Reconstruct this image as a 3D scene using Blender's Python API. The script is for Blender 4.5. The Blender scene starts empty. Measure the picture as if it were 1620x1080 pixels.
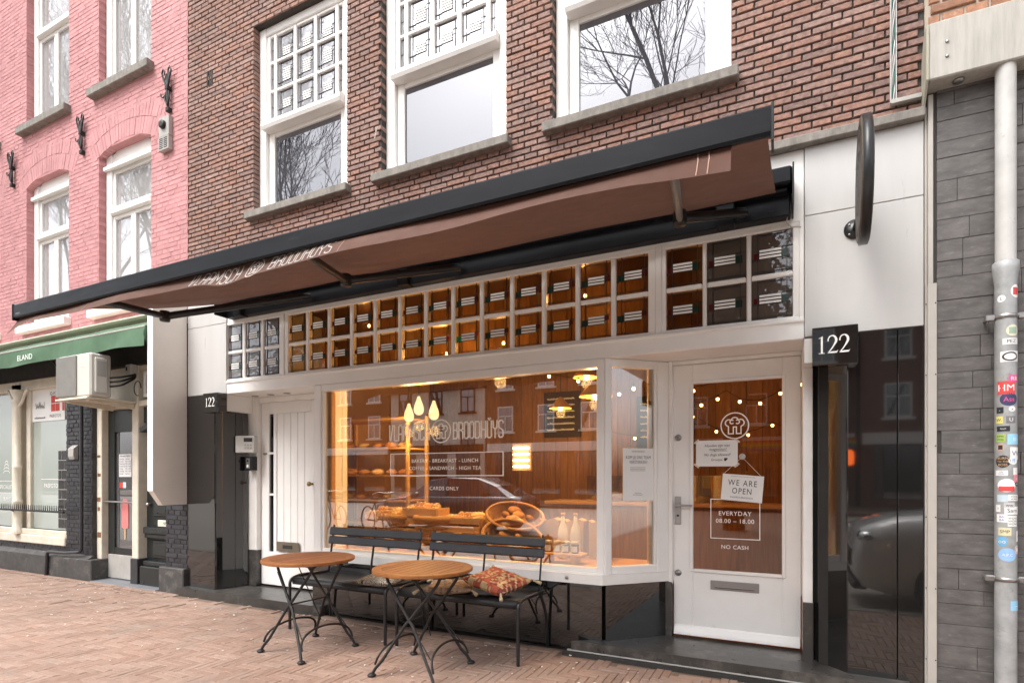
import bpy, bmesh, math, random
from math import sin, cos, pi, radians, atan2, hypot
from mathutils import Vector, Matrix, noise as mnoise
random.seed(7)
sc = bpy.context.scene
COL = sc.collection

# ---------------------------------------------------------------- camera, sky, sun, exposure
CAM = Vector((0.0, -4.15, 1.36)); YAW = math.atan(428/880.)
cd = bpy.data.cameras.new('camera'); cd.lens = 19.556; cd.sensor_width = 36.0; cd.sensor_fit = 'HORIZONTAL'
cd.shift_y = 0.1309; cd.clip_start = 0.05; cd.clip_end = 500
cam = bpy.data.objects.new('camera', cd); COL.objects.link(cam)
cam.location = CAM; cam.rotation_euler = (pi/2, 0, YAW); sc.camera = cam

SUN_EL, SUN_AZ = radians(57), radians(203)      # azimuth clockwise from +Y: the light comes over the street, from behind the camera
w = bpy.data.worlds.new('World'); sc.world = w; w.use_nodes = True
nt = w.node_tree; nt.nodes.clear()
sky = nt.nodes.new('ShaderNodeTexSky'); sky.sky_type = 'NISHITA'; sky.sun_disc = False
sky.sun_elevation = SUN_EL; sky.sun_rotation = SUN_AZ; sky.dust_density = 5.0; sky.air_density = 1.0; sky.ozone_density = 1.0
hs = nt.nodes.new('ShaderNodeHueSaturation'); hs.inputs['Saturation'].default_value = 0.22
bg = nt.nodes.new('ShaderNodeBackground'); bg.inputs['Strength'].default_value = 0.15
wo = nt.nodes.new('ShaderNodeOutputWorld')
nt.links.new(sky.outputs[0], hs.inputs['Color']); nt.links.new(hs.outputs[0], bg.inputs['Color']); nt.links.new(bg.outputs[0], wo.inputs['Surface'])
sd = bpy.data.lights.new('sun', 'SUN'); sd.energy = 0.9; sd.angle = radians(28); sd.color = (1.0, 0.96, 0.90)
sun = bpy.data.objects.new('sun', sd); COL.objects.link(sun)
dirv = Vector((sin(SUN_AZ)*cos(SUN_EL), cos(SUN_AZ)*cos(SUN_EL), sin(SUN_EL)))
sun.rotation_euler = dirv.to_track_quat('Z', 'Y').to_euler(); sun.location = (0, -8, 12)
vs = sc.view_settings; vs.view_transform = 'Standard'; vs.look = 'None'; vs.gamma = 1.0; vs.use_curve_mapping = False
vs.exposure = 1.35
sc.render.engine = 'CYCLES'; sc.cycles.use_denoising = True
sc.cycles.max_bounces = 8; sc.cycles.diffuse_bounces = 4; sc.cycles.glossy_bounces = 3; sc.cycles.transparent_max_bounces = 12
sc.cycles.use_adaptive_sampling = True; sc.cycles.adaptive_threshold = 0.02
sc.cycles.sample_clamp_indirect = 6.0; sc.cycles.caustics_reflective = False; sc.cycles.caustics_refractive = False

def project(p):
    c, s = cos(YAW), sin(YAW); X, Y, Z = p[0], p[1]-CAM.y, p[2]
    zc = -X*s + Y*c
    if zc < .05: return None
    return 810 + 880*(X*c+Y*s)/zc, 752-880*(Z-CAM.z)/zc, zc

# ---------------------------------------------------------------- mesh helpers
class MB:
    def __init__(s): s.v = []; s.f = []; s.m = []; s.s = []
    def add(s, vs, fs, m=0, smooth=False):
        o = len(s.v); s.v += [tuple(p) for p in vs]
        for f in fs: s.f.append(tuple(i+o for i in f)); s.m.append(m); s.s.append(smooth)
    def merge(s, o, M=None, m=0):
        s.add([(M @ Vector(p)) if M else p for p in o.v], o.f, m)
        n = len(o.f); s.m[-n:] = [k+m for k in o.m]; s.s[-n:] = o.s
    def box(s, x0, x1, y0, y1, z0, z1, m=0):
        v = [(x, y, z) for x in (x0, x1) for y in (y0, y1) for z in (z0, z1)]
        s.add(v, [(0,1,3,2), (4,6,7,5), (0,4,5,1), (2,3,7,6), (0,2,6,4), (1,5,7,3)], m)
    def cbox(s, x0, x1, y0, y1, z0, z1, c=.004, m=0):
        c = min(c, (x1-x0)*.45, (y1-y0)*.45, (z1-z0)*.45)
        X, Y, Z = (x0, x1), (y0, y1), (z0, z1); v = []; idx = {}
        for i in (0, 1):
            for j in (0, 1):
                for k in (0, 1):
                    sx, sy, sz = (c, -c)[i], (c, -c)[j], (c, -c)[k]
                    idx[i,j,k,0] = len(v); v.append((X[i], Y[j]+sy, Z[k]+sz))
                    idx[i,j,k,1] = len(v); v.append((X[i]+sx, Y[j], Z[k]+sz))
                    idx[i,j,k,2] = len(v); v.append((X[i]+sx, Y[j]+sy, Z[k]))
        f = []
        for a in (0, 1):
            f.append([idx[a,0,0,0], idx[a,0,1,0], idx[a,1,1,0], idx[a,1,0,0]][::(1 if a == 0 else -1)])
            f.append([idx[0,a,0,1], idx[1,a,0,1], idx[1,a,1,1], idx[0,a,1,1]][::(1 if a == 0 else -1)])
            f.append([idx[0,0,a,2], idx[0,1,a,2], idx[1,1,a,2], idx[1,0,a,2]][::(1 if a == 0 else -1)])
        for i in (0, 1):
            for j in (0, 1):
                p = 1 if (i+j) % 2 else -1
                f.append([idx[i,j,0,0], idx[i,j,0,1], idx[i,j,1,1], idx[i,j,1,0]][::p])
                f.append([idx[i,0,j,0], idx[i,0,j,2], idx[i,1,j,2], idx[i,1,j,0]][::-p])
                f.append([idx[0,i,j,1], idx[0,i,j,2], idx[1,i,j,2], idx[1,i,j,1]][::p])
                for k in (0, 1):
                    q = 1 if (i+j+k) % 2 else -1
                    f.append([idx[i,j,k,0], idx[i,j,k,1], idx[i,j,k,2]][::q*-1])
        s.add(v, f, m)
    def prism(s, poly, a0, a1, axis='y', m=0, smooth=False):
        n = len(poly)
        def P(p, a):
            return {'y': (p[0], a, p[1]), 'z': (p[0], p[1], a), 'x': (a, p[0], p[1])}[axis]
        v = [P(p, a0) for p in poly]+[P(p, a1) for p in poly]
        s.add(v, [tuple(range(n))[::-1], tuple(range(n, 2*n))], m)
        o = len(s.v)-2*n
        for i in range(n):
            j = (i+1) % n; s.f.append((o+i, o+j, o+n+j, o+n+i)); s.m.append(m); s.s.append(smooth)
    def tube(s, path, r, n=8, m=0, caps=True, smooth=True, sq=1.0):
        path = [Vector(p) for p in path]; N = len(path)
        rs = r if isinstance(r, (list, tuple)) else [r]*N
        t0 = (path[1]-path[0]).normalized()
        up = Vector((0, 0, 1)) if abs(t0.z) < .9 else Vector((1, 0, 0))
        a = t0.cross(up).normalized(); vv = []
        for i in range(N):
            t = (path[min(i+1, N-1)]-path[max(i-1, 0)]).normalized()
            a = (a - t*a.dot(t)).normalized(); b = t.cross(a)
            for k in range(n):
                q = 2*pi*(k+.5)/n; vv.append(path[i]+a*cos(q)*rs[i]+b*sin(q)*rs[i]*sq)
        ff = [(i*n+k, i*n+(k+1) % n, (i+1)*n+(k+1) % n, (i+1)*n+k) for i in range(N-1) for k in range(n)]
        s.add(vv, ff, m, smooth)
        if caps: s.add(vv[:n], [tuple(range(n))[::-1]], m); s.add(vv[-n:], [tuple(range(n))], m)
    def lathe(s, prof, c=(0, 0, 0), n=24, m=0, smooth=True, axis='z', caps=True):
        vv = []
        for r, h in prof:
            for k in range(n):
                q = 2*pi*k/n; x, y = r*cos(q), r*sin(q)
                p = {'z': (x, y, h), 'y': (x, h, -y), 'x': (h, x, y)}[axis]
                vv.append((p[0]+c[0], p[1]+c[1], p[2]+c[2]))
        L = len(prof)
        s.add(vv, [(i*n+k, i*n+(k+1) % n, (i+1)*n+(k+1) % n, (i+1)*n+k) for i in range(L-1) for k in range(n)], m, smooth)
        if caps: s.add(vv[:n], [tuple(range(n))[::-1]], m); s.add(vv[-n:], [tuple(range(n))], m)
    def ell(s, c, r, nu=12, nv=8, m=0, M=None, bump=0):
        vv = []
        for i in range(nv+1):
            th = pi*i/nv
            for k in range(nu):
                q = 2*pi*k/nu; d = Vector((sin(th)*cos(q), sin(th)*sin(q), cos(th)))
                if bump: d = d*(1+bump*mnoise.noise(d*2.3+Vector(c)*7))
                p = Vector((d.x*r[0], d.y*r[1], d.z*r[2]))
                if M: p = M @ p
                vv.append(p+Vector(c))
        s.add(vv, [(i*nu+k, (i+1)*nu+k, (i+1)*nu+(k+1) % nu, i*nu+(k+1) % nu) for i in range(nv) for k in range(nu)], m, True)
    def grid(s, fn, nu, nv, m=0, smooth=True, flip=False):
        vv = [fn(i/nu, j/nv) for j in range(nv+1) for i in range(nu+1)]
        ff = []
        for j in range(nv):
            for i in range(nu):
                q = (j*(nu+1)+i, j*(nu+1)+i+1, (j+1)*(nu+1)+i+1, (j+1)*(nu+1)+i); ff.append(q[::-1] if flip else q)
        s.add(vv, ff, m, smooth)
    def mesh(s, name, mats, off=(0, 0, 0)):
        me = bpy.data.meshes.new(name)
        me.from_pydata([(p[0]-off[0], p[1]-off[1], p[2]-off[2]) for p in s.v], [], s.f)
        for mm in (mats if isinstance(mats, (list, tuple)) else [mats]): me.materials.append(mm)
        me.polygons.foreach_set('material_index', s.m); me.polygons.foreach_set('use_smooth', s.s)
        b = bmesh.new(); b.from_mesh(me); bmesh.ops.recalc_face_normals(b, faces=b.faces); b.to_mesh(me); b.free(); me.update()
        return me

WL = {}
def link(o, parent=None):
    COL.objects.link(o)
    if parent: o.parent = parent
    return o
def tag(o, label, cat, group=None):
    o['label'] = label; o['category'] = cat
    if group: o['group'] = group
    return o
def thing(name, label, cat, loc=(0, 0, 0), rz=0, group=None):
    o = link(bpy.data.objects.new(name, None)); o.location = loc; o.rotation_euler = (0, 0, rz); o.empty_display_size = .2
    WL[o.name] = Vector(loc); tag(o, label, cat, group); return o
def part(name, mb, mats, parent=None, world=True, loc=None):
    """one mesh object; with world=True the vertices are given in world coordinates"""
    off = WL.get(parent.name, Vector((0, 0, 0))) if (parent and world) else Vector((0, 0, 0))
    o = bpy.data.objects.new(name, mb.mesh(name, mats, off)); link(o, parent)
    WL[o.name] = off if world else Vector((0, 0, 0))
    return o
def inst(name, me, parent, wpos, rot=None):
    o = bpy.data.objects.new(name, me); link(o, parent); o.location = Vector(wpos)-WL.get(parent.name, Vector((0, 0, 0)))
    if rot: o.rotation_euler = rot
    return o
def copy_tree(o, parent=None):
    c = o.copy(); COL.objects.link(c)
    if parent: c.parent = parent
    for ch in list(o.children): copy_tree(ch, c)
    return c
def struct(o): o['kind'] = 'structure'; return o
def stuff(o): o['kind'] = 'stuff'; return o

# ---------------------------------------------------------------- materials
def _nodes(name):
    m = bpy.data.materials.new(name); m.use_nodes = True; t = m.node_tree; t.nodes.clear()
    out = t.nodes.new('ShaderNodeOutputMaterial'); return m, t, out
def N(t, typ, **kw):
    n = t.nodes.new(typ)
    for k, v in kw.items():
        if k.startswith('_'): setattr(n, k[1:], v)
        else: n.inputs[k.replace('__', ' ')].default_value = v
    return n
def mat(name, col, rough=.5, var=.12, scale=6, bump=.08, bscale=90, metal=0, spec=.5, rnd=0, ramp=None, coat=0, stain=None, squash=None, rvar=.12, bdist=.004, ior=None, big=0):
    m, t, out = _nodes(name); L = t.links.new
    p = t.nodes.new('ShaderNodeBsdfPrincipled'); L(p.outputs[0], out.inputs['Surface'])
    g = t.nodes.new('ShaderNodeNewGeometry'); tc = t.nodes.new('ShaderNodeTexCoord')
    pos = g.outputs['Position']
    if squash:
        mp = t.nodes.new('ShaderNodeMapping'); mp.inputs['Scale'].default_value = squash; L(pos, mp.inputs['Vector']); pos = mp.outputs[0]
    n1 = N(t, 'ShaderNodeTexNoise', Scale=scale, Detail=6.0, Roughness=.6); L(pos, n1.inputs['Vector'])
    mx = t.nodes.new('ShaderNodeMix'); mx.data_type = 'RGBA'; mx.blend_type = 'MULTIPLY'; mx.inputs[0].default_value = 1
    cr = t.nodes.new('ShaderNodeMapRange'); cr.inputs[1].default_value = .25; cr.inputs[2].default_value = .75; cr.inputs[3].default_value = 1-var; cr.inputs[4].default_value = 1+var
    L(n1.outputs['Fac'], cr.inputs[0])
    base = None
    if rnd or ramp:
        oi = t.nodes.new('ShaderNodeObjectInfo'); ad = N(t, 'ShaderNodeMath', _operation='ADD'); fr = N(t, 'ShaderNodeMath', _operation='FRACT')
        L(g.outputs['Random Per Island'], ad.inputs[0]); L(oi.outputs['Random'], ad.inputs[1]); L(ad.outputs[0], fr.inputs[0]); rv = fr.outputs[0]
    if ramp:
        rp = t.nodes.new('ShaderNodeValToRGB'); rp.color_ramp.interpolation = 'LINEAR'
        while len(rp.color_ramp.elements) < len(ramp): rp.color_ramp.elements.new(.5)
        for i, c in enumerate(ramp):
            e = rp.color_ramp.elements[i]; e.position = i/(len(ramp)-1); e.color = (*c, 1)
        L(rv, rp.inputs[0]); base = rp.outputs[0]
    else:
        rg = t.nodes.new('ShaderNodeRGB'); rg.outputs[0].default_value = (*col, 1); base = rg.outputs[0]
    if rnd:
        hv = t.nodes.new('ShaderNodeHueSaturation'); mr = t.nodes.new('ShaderNodeMapRange'); mr.inputs[3].default_value = 1-rnd; mr.inputs[4].default_value = 1+rnd
        L(rv, mr.inputs[0]); L(mr.outputs[0], hv.inputs['Value']); L(base, hv.inputs['Color']); base = hv.outputs[0]
    L(base, mx.inputs[6]); L(cr.outputs[0], mx.inputs[7]); c_out = mx.outputs[2]
    if big:        # slow weathering from one area to the next
        n5 = N(t, 'ShaderNodeTexNoise', Scale=.8, Detail=4.0, Roughness=.6); L(g.outputs['Position'], n5.inputs['Vector'])
        r5 = t.nodes.new('ShaderNodeMapRange'); r5.inputs[1].default_value = .3; r5.inputs[2].default_value = .7; r5.inputs[3].default_value = 1-big; r5.inputs[4].default_value = 1+big; L(n5.outputs['Fac'], r5.inputs[0])
        m5 = t.nodes.new('ShaderNodeMix'); m5.data_type = 'RGBA'; m5.blend_type = 'MULTIPLY'; m5.inputs[0].default_value = 1; L(c_out, m5.inputs[6]); L(r5.outputs[0], m5.inputs[7]); c_out = m5.outputs[2]
    if stain:      # (colour, scale, threshold, amount): dirt with a shape of its own
        sn = N(t, 'ShaderNodeTexNoise', Scale=stain[1], Detail=8.0, Roughness=.7); L(pos, sn.inputs['Vector'])
        sr = t.nodes.new('ShaderNodeMapRange'); sr.inputs[1].default_value = stain[2]; sr.inputs[2].default_value = stain[2]+.12; sr.inputs[4].default_value = stain[3]
        L(sn.outputs['Fac'], sr.inputs[0])
        m2 = t.nodes.new('ShaderNodeMix'); m2.data_type = 'RGBA'; L(sr.outputs[0], m2.inputs[0]); L(c_out, m2.inputs[6]); m2.inputs[7].default_value = (*stain[0], 1); c_out = m2.outputs[2]
    L(c_out, p.inputs['Base Color'])
    rr = t.nodes.new('ShaderNodeMapRange'); rr.inputs[3].default_value = max(0.02, rough-rvar*rough*2); rr.inputs[4].default_value = min(1, rough+rvar*rough*2)
    n3 = N(t, 'ShaderNodeTexNoise', Scale=scale*2.3, Detail=5.0); L(pos, n3.inputs['Vector']); L(n3.outputs['Fac'], rr.inputs[0]); L(rr.outputs[0], p.inputs['Roughness'])
    p.inputs['Metallic'].default_value = metal; p.inputs['Specular IOR Level'].default_value = spec; p.inputs['Coat Weight'].default_value = coat
    if ior: p.inputs['IOR'].default_value = ior
    if coat: p.inputs['Coat Roughness'].default_value = .05
    if bump:
        n2 = N(t, 'ShaderNodeTexNoise', Scale=bscale, Detail=5.0, Roughness=.65); L(pos, n2.inputs['Vector'])
        b = N(t, 'ShaderNodeBump', Strength=bump, Distance=bdist); L(n2.outputs['Fac'], b.inputs['Height']); L(b.outputs[0], p.inputs['Normal'])
    return m
def wood(name, c1, c2, rough=.4, axis=(1, 14, 14), scale=3.0, rnd=.12, bump=.08, coat=0):
    m, t, out = _nodes(name); L = t.links.new
    p = t.nodes.new('ShaderNodeBsdfPrincipled'); L(p.outputs[0], out.inputs['Surface'])
    tc = t.nodes.new('ShaderNodeTexCoord'); mp = t.nodes.new('ShaderNodeMapping'); mp.inputs['Scale'].default_value = axis; L(tc.outputs['Object'], mp.inputs['Vector'])
    g = t.nodes.new('ShaderNodeNewGeometry'); oi = t.nodes.new('ShaderNodeObjectInfo')
    ad = N(t, 'ShaderNodeMath', _operation='ADD'); L(g.outputs['Random Per Island'], ad.inputs[0]); L(oi.outputs['Random'], ad.inputs[1])
    fr = N(t, 'ShaderNodeMath', _operation='FRACT'); L(ad.outputs[0], fr.inputs[0])
    va = N(t, 'ShaderNodeVectorMath', _operation='ADD'); sc3 = N(t, 'ShaderNodeMath', _operation='MULTIPLY'); sc3.inputs[1].default_value = 37.0
    L(fr.outputs[0], sc3.inputs[0]); L(mp.outputs[0], va.inputs[0]); L(sc3.outputs[0], va.inputs[1])
    n = N(t, 'ShaderNodeTexNoise', Scale=scale, Detail=7.0, Roughness=.62, Distortion=.6); L(va.outputs[0], n.inputs['Vector'])
    rp = t.nodes.new('ShaderNodeValToRGB'); rp.color_ramp.elements[0].position = .3; rp.color_ramp.elements[1].position = .72
    rp.color_ramp.elements[0].color = (*c1, 1); rp.color_ramp.elements[1].color = (*c2, 1); L(n.outputs['Fac'], rp.inputs[0])
    hv = t.nodes.new('ShaderNodeHueSaturation'); mr = t.nodes.new('ShaderNodeMapRange'); mr.inputs[3].default_value = 1-rnd; mr.inputs[4].default_value = 1+rnd
    L(fr.outputs[0], mr.inputs[0]); L(mr.outputs[0], hv.inputs['Value']); L(rp.outputs[0], hv.inputs['Color']); L(hv.outputs[0], p.inputs['Base Color'])
    p.inputs['Roughness'].default_value = rough; p.inputs['Coat Weight'].default_value = coat; p.inputs['Specular IOR Level'].default_value = .3
    b = N(t, 'ShaderNodeBump', Strength=bump, Distance=.003); L(n.outputs['Fac'], b.inputs['Height']); L(b.outputs[0], p.inputs['Normal'])
    return m
def schlick(t, refl):
    lw = N(t, 'ShaderNodeLayerWeight', Blend=.5); pw = N(t, 'ShaderNodeMath', _operation='POWER'); pw.inputs[1].default_value = 4.5
    t.links.new(lw.outputs['Facing'], pw.inputs[0])
    mr = t.nodes.new('ShaderNodeMapRange'); mr.inputs[3].default_value = refl; mr.inputs[4].default_value = 1.0; t.links.new(pw.outputs[0], mr.inputs[0]); return mr
def glass(name, refl=.1, edge=.6, tint=(.95, .96, .95), wav=.0, wscale=2.0, rough=0.0):
    m, t, out = _nodes(name); L = t.links.new
    tr = t.nodes.new('ShaderNodeBsdfTransparent'); tr.inputs[0].default_value = (*tint, 1)
    gl = t.nodes.new('ShaderNodeBsdfGlossy'); gl.inputs['Roughness'].default_value = rough
    mr = schlick(t, refl)
    mx = t.nodes.new('ShaderNodeMixShader'); L(mr.outputs[0], mx.inputs[0]); L(tr.outputs[0], mx.inputs[1]); L(gl.outputs[0], mx.inputs[2]); L(mx.outputs[0], out.inputs['Surface'])
    if wav:
        n = N(t, 'ShaderNodeTexNoise', Scale=wscale, Detail=1.0); g = t.nodes.new('ShaderNodeNewGeometry'); L(g.outputs['Position'], n.inputs['Vector'])
        b = N(t, 'ShaderNodeBump', Strength=wav, Distance=.01); L(n.outputs['Fac'], b.inputs['Height']); L(b.outputs[0], gl.inputs['Normal'])
    return m
def mirror_pane(name, base, refl, wav=.04, wscale=1.5, tint=(.93, .94, 1.0)):
    """glazing in front of a dark room: room colour plus the reflected street and sky"""
    m, t, out = _nodes(name); L = t.links.new
    df = t.nodes.new('ShaderNodeBsdfDiffuse'); df.inputs[0].default_value = (*base, 1)
    gl = t.nodes.new('ShaderNodeBsdfGlossy'); gl.inputs['Roughness'].default_value = 0.0; gl.inputs[0].default_value = (*tint, 1)
    mr = schlick(t, refl)
    mx = t.nodes.new('ShaderNodeMixShader'); L(mr.outputs[0], mx.inputs[0]); L(df.outputs[0], mx.inputs[1]); L(gl.outputs[0], mx.inputs[2]); L(mx.outputs[0], out.inputs['Surface'])
    n = N(t, 'ShaderNodeTexNoise', Scale=wscale, Detail=1.0); g = t.nodes.new('ShaderNodeNewGeometry'); L(g.outputs['Position'], n.inputs['Vector'])
    b = N(t, 'ShaderNodeBump', Strength=wav, Distance=.01); L(n.outputs['Fac'], b.inputs['Height']); L(b.outputs[0], gl.inputs['Normal'])
    return m
def emit(name, col, st):
    m, t, out = _nodes(name); e = t.nodes.new('ShaderNodeEmission'); e.inputs[0].default_value = (*col, 1); e.inputs[1].default_value = st
    t.links.new(e.outputs[0], out.inputs['Surface']); return m

M_brick = mat('red_brown_brick', (.2, .09, .06), .9, big=.13, var=.45, scale=34, bump=.8, bscale=120, rnd=.08, ramp=[(.262, .156, .124), (.295, .164, .124), (.252, .158, .132), (.292, .185, .153), (.302, .162, .12), (.27, .172, .146), (.20, .13, .112), (.30, .196, .165)], stain=((.42, .36, .32), 55, .67, .45))
M_mortar = mat('dark_mortar', (.052, .043, .036), .95, var=.3, scale=40, bump=.4)
M_pink = mat('pink_painted_brick', (.50, .238, .242), .66, big=.10, var=.16, scale=5, bump=.35, bscale=110, rnd=.07, stain=((.36, .14, .14), 2.6, .55, .5))
M_pinkm = mat('pink_painted_mortar', (.455, .205, .208), .7, var=.12, scale=9, bump=.3)
M_blackbr = mat('black_painted_brick', (.028, .027, .032), .42, var=.25, scale=14, bump=.4, bscale=90, rnd=.25, stain=((.18, .17, .16), 30, .66, .5))
M_blackm = mat('black_painted_mortar', (.035, .033, .035), .6, var=.2, bump=.3)
M_white = mat('white_gloss_paint', (.86, .845, .82), .36, var=.05, scale=3, bump=.05, bscale=45, stain=((.45, .40, .34), 13, .66, .32))
M_whitew = mat('weathered_white_paint', (.84, .82, .79), .45, var=.08, scale=5, bump=.15, bscale=50, stain=((.30, .25, .20), 22, .70, .55))
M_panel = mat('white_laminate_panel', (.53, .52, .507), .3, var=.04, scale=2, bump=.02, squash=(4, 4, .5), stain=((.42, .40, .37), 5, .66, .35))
M_cream = mat('old_cream_paint', (.70, .64, .53), .5, var=.12, scale=8, bump=.25, bscale=50, stain=((.22, .13, .07), 10, .68, .7))
M_stone = mat('weathered_concrete', (.225, .208, .185), .9, var=.35, scale=20, bump=.5, bscale=70, stain=((.14, .13, .12), 8, .56, .6), squash=(1, 1, .5))
M_granite = mat('polished_black_granite', (.013, .0125, .012), .03, var=.25, scale=60, bump=0, spec=.5, ior=1.92, rvar=.1, stain=((.10, .09, .08), 130, .76, .5))
M_granstep = mat('black_stone_step', (.05, .047, .044), .30, var=.3, scale=6, bump=.12, bscale=60, stain=((.16, .145, .13), 5, .52, .55))
M_blackmetal = mat('black_powder_coat', (.015, .0155, .017), .32, var=.2, scale=10, bump=.06, bscale=250)
M_awnbar = mat('anthracite_aluminium', (.011, .012, .015), .38, var=.35, scale=5, bump=.02, metal=0, spec=.12, squash=(.6, .6, 3), stain=((.045, .048, .056), 7, .60, .5))
M_fabric = mat('brown_awning_canvas', (.098, .044, .030), .85, big=.15, var=.15, scale=5, bump=.3, bscale=420, squash=(1, 1, 1))
def translucent(m, col, f):
    t = m.node_tree; out = [n for n in t.nodes if n.type == 'OUTPUT_MATERIAL'][0]; l = out.inputs['Surface'].links[0].from_socket
    tr = t.nodes.new('ShaderNodeBsdfTranslucent'); tr.inputs[0].default_value = (*col, 1); mx = t.nodes.new('ShaderNodeMixShader'); mx.inputs[0].default_value = f
    t.links.new(l, mx.inputs[1]); t.links.new(tr.outputs[0], mx.inputs[2]); t.links.new(mx.outputs[0], out.inputs['Surface'])
translucent(M_fabric, (.26, .13, .09), .07)
M_greenc = mat('green_awning_canvas', (.068, .135, .076), .8, var=.18, scale=4, bump=.3, bscale=300)
M_vinyl = mat('white_vinyl_lettering', (.88, .87, .84), .6, var=.02, bump=0)
M_dark_iron = mat('black_wrought_iron', (.014, .013, .013), .55, var=.2, bump=.3, bscale=70)
M_anth = mat('anthracite_painted_slat', (.034, .036, .042), .5, var=.15, scale=9, bump=.2, bscale=130)
M_teak = wood('oiled_teak', (.21, .068, .018), (.34, .125, .035), .5, axis=(14, 1.2, 14), rnd=.16)
M_beige = mat('beige_sheet_metal', (.76, .695, .63), .5, var=.06, scale=2.5, bump=.04)
M_grey = mat('grey_painted_metal', (.40, .385, .36), .5, var=.12, scale=7, bump=.1, stain=((.17, .15, .13), 16, .64, .5))
M_zinc = mat('galvanised_pipe', (.40, .41, .41), .5, var=.3, scale=9, bump=.12, metal=.25, stain=((.21, .205, .20), 12, .56, .6))
M_pipew = mat('white_painted_pipe', (.53, .52, .50), .45, var=.14, scale=6, bump=.08, stain=((.26, .24, .21), 16, .60, .5))
M_tile = mat('grey_slate_tile', (.115, .106, .102), .62, var=.42, scale=8, bump=.3, bscale=60, rnd=.08, squash=(1, 1, 2.5), stain=((.24, .225, .215), 16, .58, .55))
M_tilej = mat('dark_tile_joint', (.07, .064, .06), .9)
M_conc = mat('streaked_white_concrete', (.45, .43, .39), .8, var=.2, scale=7, bump=.25, bscale=40, squash=(5, 5, .45), stain=((.33, .31, .26), 7, .60, .55))
M_paver = mat('red_clay_paver', (.25, .12, .08), .78, big=.16, var=.14, scale=18, bump=.35, bscale=120, rnd=.07, ramp=[(.295, .198, .152), (.28, .175, .132), (.315, .217, .168), (.29, .19, .147), (.305, .212, .17), (.28, .175, .132)], stain=((.25, .205, .175), 2.2, .54, .5))
M_sand = mat('sand_joint', (.17, .118, .085), .95, var=.25, scale=30, bump=.4)
M_asph = mat('pale_concrete_road', (.32, .285, .25), .85, var=.25, scale=30, bump=.5, bscale=200)
M_steel = mat('brushed_steel', (.42, .41, .40), .34, var=.1, scale=30, bump=.04, metal=.85)
M_brass = mat('aged_brass', (.30, .21, .09), .4, metal=.8, bump=.1)
M_paper = mat('white_paper', (.82, .81, .79), .8, var=.03, bump=.06, bscale=25, bdist=.002)
M_ink = mat('black_ink', (.035, .033, .033), .8, bump=0)
M_dark = mat('dark_interior', (.02, .017, .015), .9, bump=0)
M_chrome = mat('chrome', (.6, .6, .6), .12, metal=1, bump=0)
M_rubber = mat('black_rubber', (.02, .02, .02), .7)
M_up = mirror_pane('upstairs_window_glass', (.055, .055, .062), .175)
M_pinkglass = mirror_pane('curtained_window_glass', (.36, .355, .35), .24)
M_sashgl = mirror_pane('leaded_window_glass', (.26, .26, .27), .19, wav=.15, wscale=9)
M_shopgl = glass('shop_window_glass', .25, wav=.02, wscale=1.2)
M_doorgl = glass('door_glass', .065, tint=(.72, .66, .56), wav=.02)
M_amber = glass('amber_leaded_glass', .04, tint=(.66, .58, .46), wav=.25, wscale=12)
M_greygl = mirror_pane('grey_leaded_glass', (.17, .168, .165), .10, wav=.5, wscale=16)
M_brownglass = mirror_pane('brown_grey_leaded_glass', (.085, .068, .055), .08, wav=.5, wscale=16)
M_lead = mat('lead_came', (.02, .018, .017), .5, metal=.3, bump=0)
M_bar = mat('milk_white_glass_bar', (.86, .85, .82), .25, var=.03, bump=0)
M_sqg = mat('dark_green_glass', (.006, .03, .022), .15, bump=0)
M_sqr = mat('dark_red_glass', (.075, .008, .008), .15, bump=0)

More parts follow.
